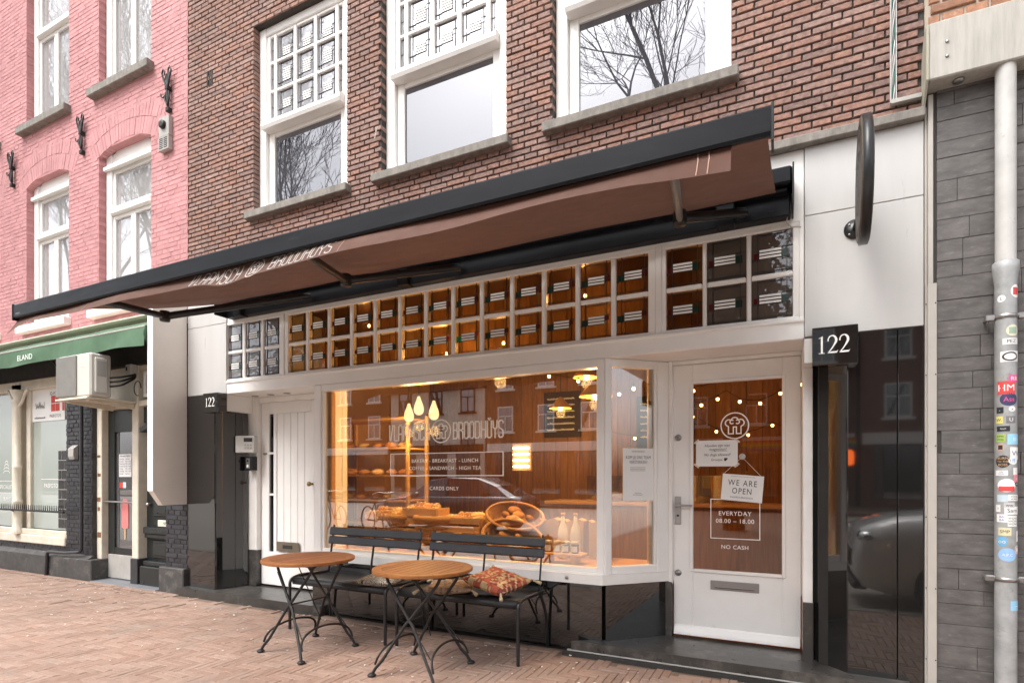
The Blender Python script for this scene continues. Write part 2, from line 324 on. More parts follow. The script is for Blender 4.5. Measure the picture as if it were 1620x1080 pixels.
# ---------------------------------------------------------------- lettering
def text_mb(mb, s, size, x, z, y, align='CENTER', m=0, ext=.0008, sx=1.0, spacing=1.0, shear=0):
    """flat print in the XZ plane facing -Y; (x, z) is the baseline anchor"""
    c = bpy.data.curves.new('lettering', 'FONT'); c.body = s; c.size = size; c.align_x = align; c.space_character = spacing; c.shear = shear
    c.resolution_u = 3; o = bpy.data.objects.new('lettering_tmp', c)
    me = bpy.data.meshes.new_from_object(o)
    mb.add([(x+v.co.x*sx, y-ext, z+v.co.y) for v in me.vertices], [tuple(p.vertices) for p in me.polygons], m)
    bpy.data.objects.remove(o); bpy.data.meshes.remove(me); bpy.data.curves.remove(c)
GL = {'V': (.30, [[(0, 1), (.02, .06), (.07, .0), (.12, .06), (.30, 1)]]), 'L': (.26, [[(0, 1), (0, .06), (.05, 0), (.26, 0)]]),
 'A': (.32, [[(0, 0), (0, .88), (.09, 1), (.23, 1), (.32, .88), (.32, 0)], [(0, .42), (.32, .42)]]),
 'M': (.46, [[(0, 0), (0, 1), (.23, .3), (.46, 1), (.46, 0)]]),
 'S': (.30, [[(.30, .86), (.30, .94), (.22, 1), (.08, 1), (0, .92), (0, .64), (.06, .56), (.25, .46), (.30, .38), (.30, .08), (.22, 0), (.08, 0), (0, .07), (0, .14)]]),
 'C': (.30, [[(.30, .84), (.30, .92), (.22, 1), (.08, 1), (0, .92), (0, .08), (.08, 0), (.22, 0), (.30, .08), (.30, .16)]]),
 'H': (.32, [[(0, 0), (0, 1)], [(.32, 0), (.32, 1)], [(0, .5), (.32, .5)]]),
 'B': (.30, [[(0, 0), (0, 1), (.22, 1), (.29, .92), (.29, .60), (.20, .53), (0, .53)], [(.20, .53), (.30, .46), (.30, .08), (.22, 0), (0, 0)]]),
 'R': (.30, [[(0, 0), (0, 1), (.22, 1), (.30, .92), (.30, .60), (.22, .52), (0, .52)], [(.18, .52), (.30, .40), (.30, 0)]]),
 'O': (.30, [[(.08, 0), (0, .08), (0, .92), (.08, 1), (.22, 1), (.30, .92), (.30, .08), (.22, 0), (.08, 0)]]),
 'D': (.32, [[(0, 0), (0, 1), (.22, 1), (.32, .9), (.32, .1), (.22, 0), (0, 0)]]),
 'U': (.30, [[(0, 1), (0, .08), (.08, 0), (.22, 0), (.30, .08), (.30, 1)]]),
 'u': (.30, [[(0, 1), (0, .08), (.08, 0), (.22, 0), (.30, .08), (.30, 1)], [(.08, 1.17), (.15, 1.08), (.22, 1.17)]]),
 'Y': (.30, [[(0, 1), (.02, .62), (.15, .48), (.28, .62), (.30, 1)], [(.15, .48), (.15, 0)]])}
RC = [0]
def ribbon(mb, pts, wd, fn, m=0):
    seg = getattr(fn, 'seg', None)
    """a stroke of width wd along 2-D points, mapped into space by fn"""
    if seg:
        q = [pts[0]]
        for i in range(len(pts)-1):
            n = max(1, int(hypot(pts[i+1][0]-pts[i][0], pts[i+1][1]-pts[i][1])/seg))
            q += [(pts[i][0]+(pts[i+1][0]-pts[i][0])*k/n, pts[i][1]+(pts[i+1][1]-pts[i][1])*k/n) for k in range(1, n+1)]
        pts = q
    for i in range(len(pts)-1):
        (x0, z0), (x1, z1) = pts[i], pts[i+1]; d = hypot(x1-x0, z1-z0)
        if d < 1e-6: continue
        ux, uz = (x1-x0)/d*wd/2, (z1-z0)/d*wd/2; e = .9
        q = [(x0-ux*e-uz, z0-uz*e+ux), (x0-ux*e+uz, z0-uz*e-ux), (x1+ux*e+uz, z1+uz*e-ux), (x1+ux*e-uz, z1+uz*e+ux)]
        RC[0] = (RC[0]+1) % 7; o_ = RC[0]*.00013          # overlapping strokes must not share a plane
        mb.add([tuple(c-o_ for c in fn(*p)) for p in q], [(0, 1, 2, 3)], m)
def strokes(mb, s, x, z, h, total, wd, fn, m=0):
    gap = .13; tw = sum(GL[c][0] for c in s)+gap*(len(s)-1); k = total/tw; cx = x
    for c in s:
        gw, ls = GL[c]
        for l in ls: ribbon(mb, [(cx+p[0]*k, z+p[1]*h) for p in l], wd, fn, m)
        cx += (gw+gap)*k
def bread_logo(mb, cx, cz, r, wd, fn, m=0):
    ribbon(mb, [(cx+r*cos(2*pi*i/40), cz+r*sin(2*pi*i/40)) for i in range(41)], wd, fn, m)
    def arc(ax, az, rr, a0, a1, n=12): return [(cx+r*(ax+rr*cos(radians(a0+(a1-a0)*i/n))), cz+r*(az+rr*sin(radians(a0+(a1-a0)*i/n)))) for i in range(n+1)]
    P = lambda *l: [(cx+r*a, cz+r*b) for a, b in l]
    left = P((-.10, -.62), (-.46, -.62), (-.46, -.08))
    path = left+arc(-.42, .22, .26, 250, 60)[:]+arc(0, .38, .26, 170, 10)+arc(.42, .22, .26, 120, -70)+P((.46, -.08), (.46, -.62), (.12, -.62), (.12, -.1), (-.10, -.1), (-.10, -.62))
    ribbon(mb, path, wd, fn, m)
    ribbon(mb, arc(-.2, .3, .14, 60, 300), wd, fn, m); ribbon(mb, arc(.2, .3, .14, 120, -120), wd, fn, m)
def brand(mb, x0, x1, z, h, wd, fn, m=0):
    L_ = x1-x0; strokes(mb, 'VLAAMSCH', x0, z, h, L_*.372, wd, fn, m)
    bread_logo(mb, x0+L_*.478, z+h*.5, h*.72, wd, fn, m)
    strokes(mb, 'BROODHuYS', x0+L_*.588, z, h, L_*.412, wd, fn, m)
def serif122(mb, x, z, h, y, m=0):
    """the numerals 122 with serifs, x is the left edge"""
    fn = lambda a, b: (a, y, b)
    def one(x):
        w_ = h*.085
        mb.add([fn(x+h*.10, z+h*.03), fn(x+h*.10+w_*1.2, z+h*.03), fn(x+h*.10+w_*1.2, z+h), fn(x+h*.10, z+h*.94)], [(0, 1, 2, 3)], m)
        mb.add([fn(x, z), fn(x+h*.30, z), fn(x+h*.30, z+h*.035), fn(x, z+h*.035)], [(0, 1, 2, 3)], m)
        mb.add([fn(x-h*.01, z+h*.86), fn(x+h*.10, z+h*.90), fn(x+h*.10+w_*1.2, z+h), fn(x, z+h*.90)], [(0, 1, 2, 3)], m)
    def two(x):
        o = []; n = 16
        for i in range(n+1):      # bowl: thick on the right, thin at the start
            a = radians(190-220*i/n); o.append((x+h*.22+h*.20*cos(a), z+h*.73+h*.26*sin(a), .03+.05*max(0, cos(a))+.02))
        o += [(x+h*.30, z+h*.42, .06), (x+h*.17, z+h*.21, .045), (x+h*.03, z+h*.05, .035)]
        for i in range(len(o)-1):
            (x0, z0, t0), (x1, z1, t1) = o[i], o[i+1]; d = hypot(x1-x0, z1-z0); nx, nz = -(z1-z0)/d, (x1-x0)/d
            a0, a1 = t0*h*.62, t1*h*.62
            mb.add([fn(x0+nx*a0, z0+nz*a0), fn(x0-nx*a0, z0-nz*a0), fn(x1-nx*a1, z1-nz*a1), fn(x1+nx*a1, z1+nz*a1)], [(0, 1, 2, 3)], m)
        mb.add([fn(x, z), fn(x+h*.46, z), fn(x+h*.52, z+h*.17), fn(x+h*.46, z+h*.095), fn(x+h*.02, z+h*.095)], [(0, 1, 2, 3, 4)], m)
    one(x); two(x+h*.44); two(x+h*1.02)

# ---------------------------------------------------------------- brickwork
def slab_with_holes(mb, x0, x1, y0, y1, z0, z1, holes, m=0):
    xs = sorted({x0, x1, *[h[i] for h in holes for i in (0, 1) if x0 < h[i] < x1]}); zs = sorted({z0, z1, *[h[i] for h in holes for i in (2, 3) if z0 < h[i] < z1]})
    for i in range(len(xs)-1):
        for k in range(len(zs)-1):
            cx, cz = (xs[i]+xs[i+1])/2, (zs[k]+zs[k+1])/2
            if not any(h[0] < cx < h[1] and h[2] < cz < h[3] for h in holes): mb.box(xs[i], xs[i+1], y0, y1, zs[k], zs[k+1], m)
def brick_mesh(l, h, dep, rng, y=0, ch=.0025):
    """front face, chamfers and sides, slightly out of true; local origin at the front's centre"""
    j = lambda a: rng.uniform(-a, a)
    fr = [(-l/2+ch+j(.0015), y+j(.0012), -h/2+ch+j(.001)), (l/2-ch+j(.0015), y+j(.0012), -h/2+ch+j(.001)), (l/2-ch+j(.0015), y+j(.0012), h/2-ch+j(.001)), (-l/2+ch+j(.0015), y+j(.0012), h/2-ch+j(.001))]
    md = [(-l/2, y+ch*1.4, -h/2), (l/2, y+ch*1.4, -h/2), (l/2, y+ch*1.4, h/2), (-l/2, y+ch*1.4, h/2)]
    bk = [(p[0], y+dep, p[2]) for p in md]
    f = [(0, 1, 2, 3)]
    for i in range(4):
        k = (i+1) % 4; f += [(i, i+4, k+4, k), (i+4, i+8, k+8, k+4)]
    return fr+md+bk, f
def brick_rects(x0, x1, z0, z1, holes, course, head, joint, bond='cross', bedj=None):
    """bricks of one wall face as (xa, xb, za, zb), clipped at openings"""
    out = []; r = 0; z = z0; bedj = bedj or joint
    while z+course <= z1+1e-6:
        za, zb = z+bedj/2, z+course-bedj/2
        segs = [(x0, x1)]
        for h in holes:
            if h[2] < zb-.012 and h[3] > za+.012:
                ns = []
                for a, b in segs:
                    if h[1] <= a or h[0] >= b: ns.append((a, b)); continue
                    if h[0] > a: ns.append((a, h[0]))
                    if h[1] < b: ns.append((h[1], b))
                segs = ns
        full = 2*head if (bond == 'cross' and r % 2 == 0) or bond == 'stretch' else head
        off = (head if (r//2) % 2 else 0) if (bond == 'cross' and r % 2 == 0) else (head*.5 if bond == 'cross' else (head if r % 2 else 0))
        for a, b in segs:
            k = math.floor((a-off)/full); x = k*full+off
            while x < b-1e-6:
                xa, xb = max(x+joint/2, a), min(x+full-joint/2, b)
                if xb-xa > .025: out.append((xa, xb, za, zb))
                x += full
        z += course; r += 1
    return out
def lay_bricks(rects, wall, mat_, yf, dep, name='brick', n_single=300, seed=1, push=.0025, ch=.0025, cover=None):
    rng = random.Random(seed); scored = []
    for q in rects:
        cx, cz = (q[0]+q[1])/2, (q[2]+q[3])/2; p = project((cx, yf, cz)); s = 0
        if p and -5 < p[0] < 1625 and -5 < p[1] < 1085 and not (cover and cover(p[0], p[1])): s = (q[1]-q[0])*(q[3]-q[2])/p[2]**2
        scored.append((s, q))
    scored.sort(key=lambda t: -t[0])
    cache = {}; rest = MB()
    for i, (s, q) in enumerate(scored):
        l, h = q[1]-q[0], q[3]-q[2]; y = yf+rng.uniform(-push, push)
        if i < n_single and s > 0:
            key = (round(l, 2), round(h, 3), rng.randrange(4))
            if key not in cache:
                b = MB(); b.add(*brick_mesh(l, h, dep, rng, ch=ch)); cache[key] = b.mesh(name, mat_)
            o = inst(name, cache[key], wall, ((q[0]+q[1])/2, y, (q[2]+q[3])/2)); o.rotation_euler = (0, rng.uniform(-.006, .006), 0)
        else:
            v, f = brick_mesh(l, h, dep, rng, ch=ch); c = ((q[0]+q[1])/2, y, (q[2]+q[3])/2)
            rest.add([(a[0]+c[0], a[1]+c[1], a[2]+c[2]) for a in v], f)
    if rest.v: stuff(part(name+'work', rest, mat_, wall))

# ---------------------------------------------------------------- the ground
g = MB(); g.box(-60, 40, -45, -2.45, -.30, -.126); struct(part('road', g, M_asph))
pv = MB(); pv.box(-60, 40, -2.45, 1.2, -.28, -.012); pavement = struct(part('pavement', pv, M_sand))
kb = MB()
for i in range(60): kb.cbox(-40+i*1.0+.004, -39+i*1.0-.004, -2.62, -2.45, -.28, -.004, .012)
kerb = struct(part('kerb', kb, M_stone))
fp = MB(); fp.box(-60, 40, -26, -19.5, -.3, -.02); struct(part('far_pavement', fp, M_sand))
PL = .215                      # pavers laid in herringbone, square to the facade
def herring(xa, xb, ya, yb):
    out = []; n = 4
    u = PL/n
    for i in range(int((xb-xa)/u)+8):
        for j in range(int((yb-ya)/u)+8):
            k = (i-j) % (2*n)
            x, y = xa+i*u, ya+j*u
            if k == 0: out.append((x, y, True))         # lies along X, covers cells i..i+2
            elif k == n: out.append((x, y, False))      # lies along Y going down, covers j..j-2
    return out
def paver_mesh(rng):
    b = MB(); l, w_ = PL-.0028, PL/4-.0028; j = lambda a: rng.uniform(-a, a); c = .003
    t = [(-l/2+c, -w_/2+c, j(.0018)), (l/2-c, -w_/2+c, j(.0018)), (l/2-c, w_/2-c, j(.0018)), (-l/2+c, w_/2-c, j(.0018))]
    md = [(-l/2, -w_/2, -.004), (l/2, -w_/2, -.004), (l/2, w_/2, -.004), (-l/2, w_/2, -.004)]; bt = [(p[0], p[1], -.03) for p in md]
    f = [(0, 1, 2, 3)]
    for i in range(4):
        k = (i+1) % 4; f += [(i, i+4, k+4, k), (i+4, i+8, k+8, k+4)]
    b.add(t+md+bt, f); return b
rg = random.Random(3); pms = [paver_mesh(rg) for _ in range(8)]; pme = [b.mesh('paver', M_paver) for b in pms]
lst = []
for x, y, al in herring(-11.5, 3.2, -2.5, -.02):
    cx, cy = (x+PL/2, y+PL/8) if al else (x+PL/8, y-PL/4)
    if cy > -.17 or cy < -2.40: continue
    dz = .003*mnoise.noise(Vector((cx*1.3, cy*1.3, 0)))+.006*mnoise.noise(Vector((cx*.4, cy*.5, 3)))-.004
    if -8.5 < cx < -5.5 and cy > -.9 and rg.random() < .12: dz += .006
    p = project((cx, cy, 0)); s = 0
    if p and 0 < p[0] < 1620 and p[1] < 1080: s = 1/p[2]**3
    lst.append((s, cx, cy, dz, al))
lst.sort(key=lambda t: -t[0]); rest = MB()
for i, (s, cx, cy, dz, al) in enumerate(lst):
    rot = (rg.uniform(-.008, .008), rg.uniform(-.008, .008), (0 if al else pi/2)+rg.uniform(-.012, .012)); k = rg.randrange(8)
    if i < 300 and s > 0: inst('paver', pme[k], pavement, (cx, cy, dz), rot)
    else:
        from mathutils import Euler
        Mx = Matrix.Translation((cx, cy, dz)) @ Euler(rot).to_matrix().to_4x4(); rest.merge(pms[k], Mx)
stuff(part('paving', rest, M_paver, pavement))
# a soldier row of pavers against the shopfront
edge = MB()
for i in range(72):
    x = -11.4+i*.2; 
    if -6.4 < x < -4.0 or x > -1.65: continue
    edge.cbox(x+.003, x+.197, -.163, -.088, -.03, .002+rg.uniform(-.002, .002), .004)
stuff(part('edge_paving', edge, M_paver, pavement))
lit = MB()                                 # scraps of litter and petals trodden into the paving
for i in range(190):
    x, y = rg.uniform(-9.5, .2), -.14-abs(rg.gauss(0, .75))
    if y < -2.4: continue
    s_ = rg.uniform(.005, .016); a = rg.uniform(0, pi); q = []
    for k in range(6):
        t_ = 2*pi*k/6; rr = s_*rg.uniform(.6, 1.2); q.append((x+rr*cos(t_)*cos(a)-rr*.5*sin(t_)*sin(a), y+rr*cos(t_)*sin(a)+rr*.5*sin(t_)*cos(a)))
    lit.prism(q, .004, .0075, 'z', m=0)
stuff(tag(part('litter', lit, mat('pale_litter', (.66, .60, .54), .8, rnd=.3)), 'pale scraps of litter scattered over the brick paving', 'litter'))

# ---------------------------------------------------------------- the brick building with the bakery
BX0, BX1 = -6.194, .777
B = thing('brick_building', 'brown brick house with the white bakery shopfront at street level', 'building', (-2.7, 0, 0))
WIN = [(-5.10, -3.80), (-3.385, -2.075), (-1.66, -.32)]
WZ0, WZ1 = 4.12, 6.17
holes = [(a, b, WZ0, WZ1) for a, b in WIN]
wb = MB(); slab_with_holes(wb, BX0, BX1, .015, .30, 3.58, 10.5, [(h[0]-.003, h[1]+.003, h[2]-.003, h[3]+.003) for h in holes])
bwall = part('wall', wb, M_mortar, B)
rects = brick_rects(BX0+.002, BX1-.002, 3.592, 8.3, holes, .0505, .1155, .0105, 'cross', .0125)
lay_bricks(rects, bwall, M_brick, 0.0, .10, 'brick', 300, 11, .0028, cover=lambda x, y: y > 488-.2662*(x-20) and x < 1224)
# the stone string course and the sills
lg = MB()
for a, b in ((BX0, -4.2), (-4.196, -2.1), (-2.096, -.35), (-.346, BX1)): lg.cbox(a+.001, b-.001, -.055, .05, 3.526, 3.585, .006)
part('string_course', lg, M_stone, B)

def lead_pane(mb, x0, x1, z0, z1, y, rng, gm, lm, bm, sq, bars, dark_left=True, yo=.004, bx=None, bz=None):
    """one leaded light: glass, cames, white bars and two coloured squares. material slots are indices"""
    mb.box(x0, x1, y, y+.005, z0, z1, gm)
    w_, h = x1-x0, z1-z0; t = .0045; yf = y-yo
    bx0, bx1 = (bx or ((x0+.24*w_, x0+.80*w_) if dark_left else (x0+.18*w_, x0+.74*w_))); bz0, bz1 = (bz or (z0+.34*h, z0+.34*h+.26*h))
    def came(a, b, c, d): mb.box(a, b, yf-.002, y+.0068, c, d, lm)
    came(x0+.15*w_, x0+.15*w_+t, z0, z1); came(x1-.15*w_, x1-.15*w_+t, z0, z1)
    came(x0, x1, z0+.06*h, z0+.06*h+t); came(x0+.17*w_, x1-.17*w_, z1-.07*h, z1-.07*h+t)
    came(x0, bx0, bz0-t, bz0); came(bx1, x1, bz1, bz1+t)
    mb.box(bx0, bx1, yf-.0005, y+.0055, bz0, bz1, lm)
    for i in range(bars):
        q = (bz1-bz0)/bars; mb.box(bx0+.004, bx1-.004, yf-.003, y-.0006, bz0+q*i+q*.19, bz0+q*(i+1)-q*.19, bm)
    a = w_*.20; l = (bx0-a, bx0, bz0+.0, bz0+a*.95) if dark_left else (bx1, bx1+a*.8, bz0, bz0+a)
    r = (bx1, bx1+a*.62, bz1-a*.8, bz1-a*.1) if dark_left else (bx0-a*.62, bx0, bz0+a*.1, bz0+a*.85)
    mb.box(l[0], l[1], yf-.001, y-.0005, l[2], l[3], sq); mb.box(r[0], r[1], yf-.001, y-.0005, r[2], r[3], sq+1)

def sash_window(parent, X0, X1, rng):
    w_ = X1-X0; k = w_/1.30
    win = MB()                                            # fixed frame, two jambs and head
    win.cbox(X0+.002, X0+.10, .075, .21, WZ0, WZ1-.002, .006); win.cbox(X1-.10, X1-.002, .075, .21, WZ0, WZ1-.002, .006)
    win.cbox(X0+.10, X1-.10, .078, .21, WZ1-.085, WZ1-.002, .006); win.cbox(X0+.10, X1-.10, .072, .21, WZ0+.045, WZ0+.09, .006)
    W_ = part('window', win, M_white, parent)
    lo = MB(); a, b = X0+.10, X1-.10                       # lower sash
    lo.cbox(a+.001, a+.085, .115, .165, 4.212, 5.045, .006); lo.cbox(b-.085, b-.001, .115, .165, 4.212, 5.045, .006)
    lo.cbox(a+.085, b-.085, .117, .165, 4.212, 4.295, .006); lo.cbox(a+.085, b-.085, .117, .165, 5.0, 5.045, .006)
    part('lower_sash', lo, M_white, W_)
    mr = MB(); mr.prism([(.02, 5.045), (.005, 5.075), (.012, 5.115), (.04, 5.14), (.16, 5.14), (.16, 5.045)], a+.001, b-.001, 'x'); part('meeting_rail', mr, M_white, W_)
    pn = MB(); pn.box(a+.084, b-.084, .137, .142, 4.29, 5.005); part('pane', pn, M_up, W_)
    up = MB(); cols = [(.145, .195), (.24, .485), (.53, .77), (.815, 1.06), (1.105, 1.155)]; rows = [(5.19, 5.467), (5.497, 5.774), (5.804, 6.055)]
    cols = [(X0+p*k, X0+q*k) for p, q in cols]
    xs = [a]+[v for c in cols for v in c]+[b]; zs = [5.141]+[v for c in rows for v in c]+[WZ1-.087]
    for i in range(0, len(xs), 2): up.cbox(xs[i]+.0005, xs[i+1]-.0005, .092, .145, zs[0], zs[-1], .006)
    for j in range(0, len(zs), 2):
        for c in cols: up.cbox(c[0], c[1], .095, .145, zs[j], zs[j+1], .005)
    part('upper_sash', up, M_white, W_)
    for c in cols:
        for r in rows:
            p = MB()
            if c[1]-c[0] < .1:
                p.box(c[0]-.002, c[1]+.002, .12, .125, r[0]-.002, r[1]+.002, 0); p.box(c[0]+.02, c[0]+.026, .117, .1195, r[0], r[1], 1); p.box(c[0], c[1], .116, .1193, r[0]+.13, r[0]+.136, 1)
                p.box(c[0]+.028, c[1], .117, .1195, r[0]+.05, r[0]+.125, 3)
            else:
                h = r[1]-r[0]; wd = c[1]-c[0]; n = 6 if r is rows[1] else 4
                b0 = {0: .30, 1: .22, 2: .10}[rows.index(r)]*h; bz = (r[0]+b0, r[0]+b0+n*.0235)
                lead_pane(p, c[0]-.002, c[1]+.002, r[0]-.002, r[1]+.002, .12, rng, 0, 1, 2, 3, n, bx=(c[0]+wd*.28, c[0]+wd*.76), bz=bz)
            part('leaded_pane', p, [M_sashgl, M_lead, M_bar, mat_greysq, mat_greysq], W_)
    s = MB(); s.cbox(X0-.065, X1+.05, -.075, .115, 4.088, 4.165, .007); part('sill', s, M_stone, W_)
mat_greysq = mirror_pane('grey_ribbed_glass', (.12, .12, .125), .2, wav=.3, wscale=30)
rw = random.Random(5)
for a, b in WIN: sash_window(B, a, b, rw)
rm = MB(); rm.box(BX0+.05, BX1-.05, .32, 3.0, 3.5, 9); part('dark_room', rm, M_dark, B)
# little details on the brickwork: a wall tie slot, hooks, the conduit with its bundle of wires
sl = MB()
for i in range(3): sl.cbox(-5.86+i*.038, -5.832+i*.038, -.004, .02, 5.74, 5.92, .002)
part('vent_slot', sl, M_dark, B)
hk = MB(); hk.tube([(-3.43, -.0, 4.62), (-3.40, -.05, 4.56), (-3.36, -.11, 4.47), (-3.36, -.12, 4.44)], .004, 6); part('hook', hk, M_grey, B)
hk = MB(); hk.tube([(-5.42, 0, 4.70), (-5.42, -.07, 4.69), (-5.38, -.09, 4.64)], .004, 6); part('hook', hk, M_dark_iron, B)

# shopfront: fascia panels, beam, transom lights
fm = MB(); fm.box(BX0+.01, BX1-.01, .055, .3, 2.275, 3.524); 
fas = MB(); fas.cbox(-5.53, .128, .012, .05, 3.05, 3.525, .004); part('fascia_board', fas, M_whitew, B)
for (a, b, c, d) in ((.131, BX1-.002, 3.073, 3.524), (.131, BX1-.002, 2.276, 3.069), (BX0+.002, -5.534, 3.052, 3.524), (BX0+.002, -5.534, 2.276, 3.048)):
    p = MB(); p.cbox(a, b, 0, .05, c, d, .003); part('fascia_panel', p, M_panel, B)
bk = MB()
for a, b in ((BX0+.02, -5.54), (.135, BX1-.02)): bk.box(a, b, .052, .3, 2.2, 3.52)
part('fascia_backing', bk, M_dark, B)
bm = MB(); bm.cbox(-5.53, .128, .0, .09, 2.262, 2.395, .006); bm.cbox(-5.53, .128, -.012, .012, 2.375, 2.402, .006); bm.box(-5.52, .12, .09, .2, 2.265, 2.38)
part('beam', bm, M_white, B)
rt = random.Random(9)
def transom(name, xs, x0, x1, gm, seed, gm2=None):
    f = MB(); f.cbox(x0, x1, .012, .085, 3.02, 3.052, .005); f.cbox(x0, x1, .012, .085, 2.399, 2.424, .004)
    f.cbox(x0, xs[0][0], .014, .085, 2.424, 3.02, .004); f.cbox(xs[-1][1], x1, .014, .085, 2.424, 3.02, .004)
    for i in range(len(xs)-1): f.cbox(xs[i][1]+.003, xs[i+1][0]-.003, .016, .08, 2.424, 3.02, .008)
    for c in xs: f.cbox(c[0], c[1], .02, .08, 2.70, 2.735, .008)
    t = part(name, f, M_white, B)
    for i, c in enumerate(xs):
        for r in ((2.424, 2.70), (2.735, 3.02)):
            p = MB(); lead_pane(p, c[0]-.001, c[1]+.001, r[0]-.001, r[1]+.001, .034, rt, 0, 1, 2, 3, 3, dark_left=(i >= 6 and not (len(xs) == 3 and i == 0)), bz=(r[0]+.108, r[0]+.176) if r[0] < 2.5 else (r[0]+.105, r[0]+.173))
            o = part('leaded_pane', p, [gm2 if gm2 and i > 0 else gm, M_lead, M_bar, M_sqg, M_sqr], t)
            if r[0] < 2.5 and len(xs) > 5 and i in (4, 6, 7): o.data.materials[4] = M_sqr2; 
            if r[0] < 2.5 and len(xs) > 5 and i in (7,): o.data.materials[3] = M_sqg2
M_sqr2 = mat('bright_red_glass', (.42, .03, .025), .2, bump=0); M_sqg2 = mat('bright_green_glass', (.01, .20, .09), .2, bump=0)
Mx = [(-4.604+.2885*i, -4.604+.2885*i+.243) for i in range(13)]
transom('transom_window', Mx, -4.655, -.842, M_amber, 1)
transom('transom_window', [(-5.532+.284*i+.0, -5.532+.284*i+.232) for i in range(3)], -5.565, -4.69, M_greygl, 2)
transom('transom_window', [(-.769, -.517), (-.484, -.227), (-.192, .062)], -.80, .10, M_amber, 3, M_brownglass)
mu = MB(); mu.cbox(-4.69, -4.655, .005, .085, 2.40, 3.05, .004); mu.cbox(-.842, -.80, .005, .085, 2.40, 3.05, .004); mu.cbox(.10, .128, .006, .085, 2.40, 3.05, .004)
part('mullion', mu, M_white, B)

# display window, splayed side light, sill and stall riser
Y0 = .02; GX0, GX1, GZ0, GZ1 = -4.12, -1.29, .645, 2.195
sp = (-1.225, -.005, -.80, .40)                       # splay: corner x, y -> door post x, y
df = MB(); df.cbox(GX0-.10, GX0-.002, -.012, .10, .60, 2.262, .008); df.cbox(GX0-.002, GX0+.03, .0, .06, GZ0, GZ1, .006); df.cbox(GX0-.10, -1.235, -.006, .08, GZ1, 2.262, .006)
df.cbox(GX1, -1.232, -.010, .07, .60, 2.26, .006); df.cbox(GX0, GX1, -.002, .07, .60, GZ0, .006)
dw = part('display_window', df, M_white, B)
pn = MB(); pn.box(GX0+.02, GX1+.005, Y0, Y0+.006, GZ0-.005, GZ1+.005); shop_pane = part('pane', pn, M_shopgl, dw)
wd = MB(); wd.cbox(GX0+.03, GX0+.075, .05, .11, GZ0, GZ1, .004); part('inner_bead', wd, wood('amber_bead', (.55, .26, .07), (.75, .42, .14)), dw)
si = MB(); pl = [(GX0-.11, -.045), (-1.232, -.045), (-.775, .405), (-.775, .46), (GX0-.11, .46)]
si.prism(pl, .525, .60, 'z'); si.prism([(GX0-.11, -.02), (-1.242, -.02), (-.80, .41), (-.80, .44), (GX0-.11, .44)], .60, .607, 'z'); part('window_sill', si, M_whitew, dw)
bt = MB(); bt.lathe([(.0, 0), (.014, 0), (.014, -.008), (.006, -.012)], (-1.52, -.046, .565), 12, axis='y'); part('bolt_cover', bt, M_steel, dw)
u = Vector((sp[2]-sp[0], sp[3]-sp[1], 0)); ul = u.length; u.normalize(); ang = atan2(u.y, u.x)
def splay(mb, m=0): return mb
Ms = Matrix.Translation((sp[0], sp[1], 0)) @ Matrix.Rotation(ang, 4, 'Z')
sf = MB(); sf.cbox(-.004, .055, -.012, .06, .60, 2.262, .006); sf.cbox(.055, ul-.06, -.006, .05, .60, .66, .005); sf.cbox(.055, ul-.06, -.006, .05, 2.20, 2.262, .005); sf.cbox(ul-.13, ul+.03, -.01, .06, .60, 2.262, .005); sf.cbox(ul-.155, ul-.13, .0, .04, .66, 2.2, .004)
t_ = MB(); t_.merge(sf, Ms); sw = part('side_window', t_, M_white, B)
pg_ = MB(); pg_.box(.05, ul-.125, .018, .024, .655, 2.205); t_ = MB(); t_.merge(pg_, Ms); part('pane', t_, M_shopgl, sw)
sb = MB(); sb.cbox(ul-.185, ul-.155, .03, .06, .66, 2.2, .004); t_ = MB(); t_.merge(sb, Ms); part('inner_bead', t_, wood('amber_bead_narrow', (.55, .26, .07), (.75, .42, .14)), sw)
ri = MB(); ri.cbox(GX0-.10, -1.243, -.028, .05, -.01, .523, .003); part('stall_riser', ri, M_granite, B)
rs_ = MB(); rs_.cbox(.004, ul-.02, -.012, .05, .09, .523, .003); t_ = MB(); t_.merge(rs_, Ms); part('stall_riser', t_, M_granite, B)

# vinyl lettering on the display glass
fn = lambda x, z: (x, Y0-.0012, z)
lt = MB(); strokes(lt, 'VLAAMSCH', -3.297, 1.685, .140, .441, .0125, fn); part('lettering', lt, M_vinyl, dw)
lt = MB(); strokes(lt, 'BROODHuYS', -2.600, 1.685, .140, .488, .0125, fn); part('lettering', lt, M_vinyl, dw)
lt = MB(); bread_logo(lt, -2.730, 1.755, .100, .0105, fn); part('emblem', lt, M_vinyl, dw)
lt = MB(); ribbon(lt, [(-3.286, 1.365), (-3.286, 1.562), (-2.11, 1.562), (-2.11, 1.362), (-3.286, 1.362)], .008, fn); part('border_line', lt, M_vinyl, dw)
for tx, tz in (('BAKERY - BREAKFAST - LUNCH', 1.478), ('COFFEE - SANDWICH - HIGH TEA', 1.412), ('CARDS ONLY', 1.232)):
    lt = MB(); text_mb(lt, tx, .046, -2.70, tz, Y0, spacing=1.1); part('lettering', lt, M_vinyl, dw)

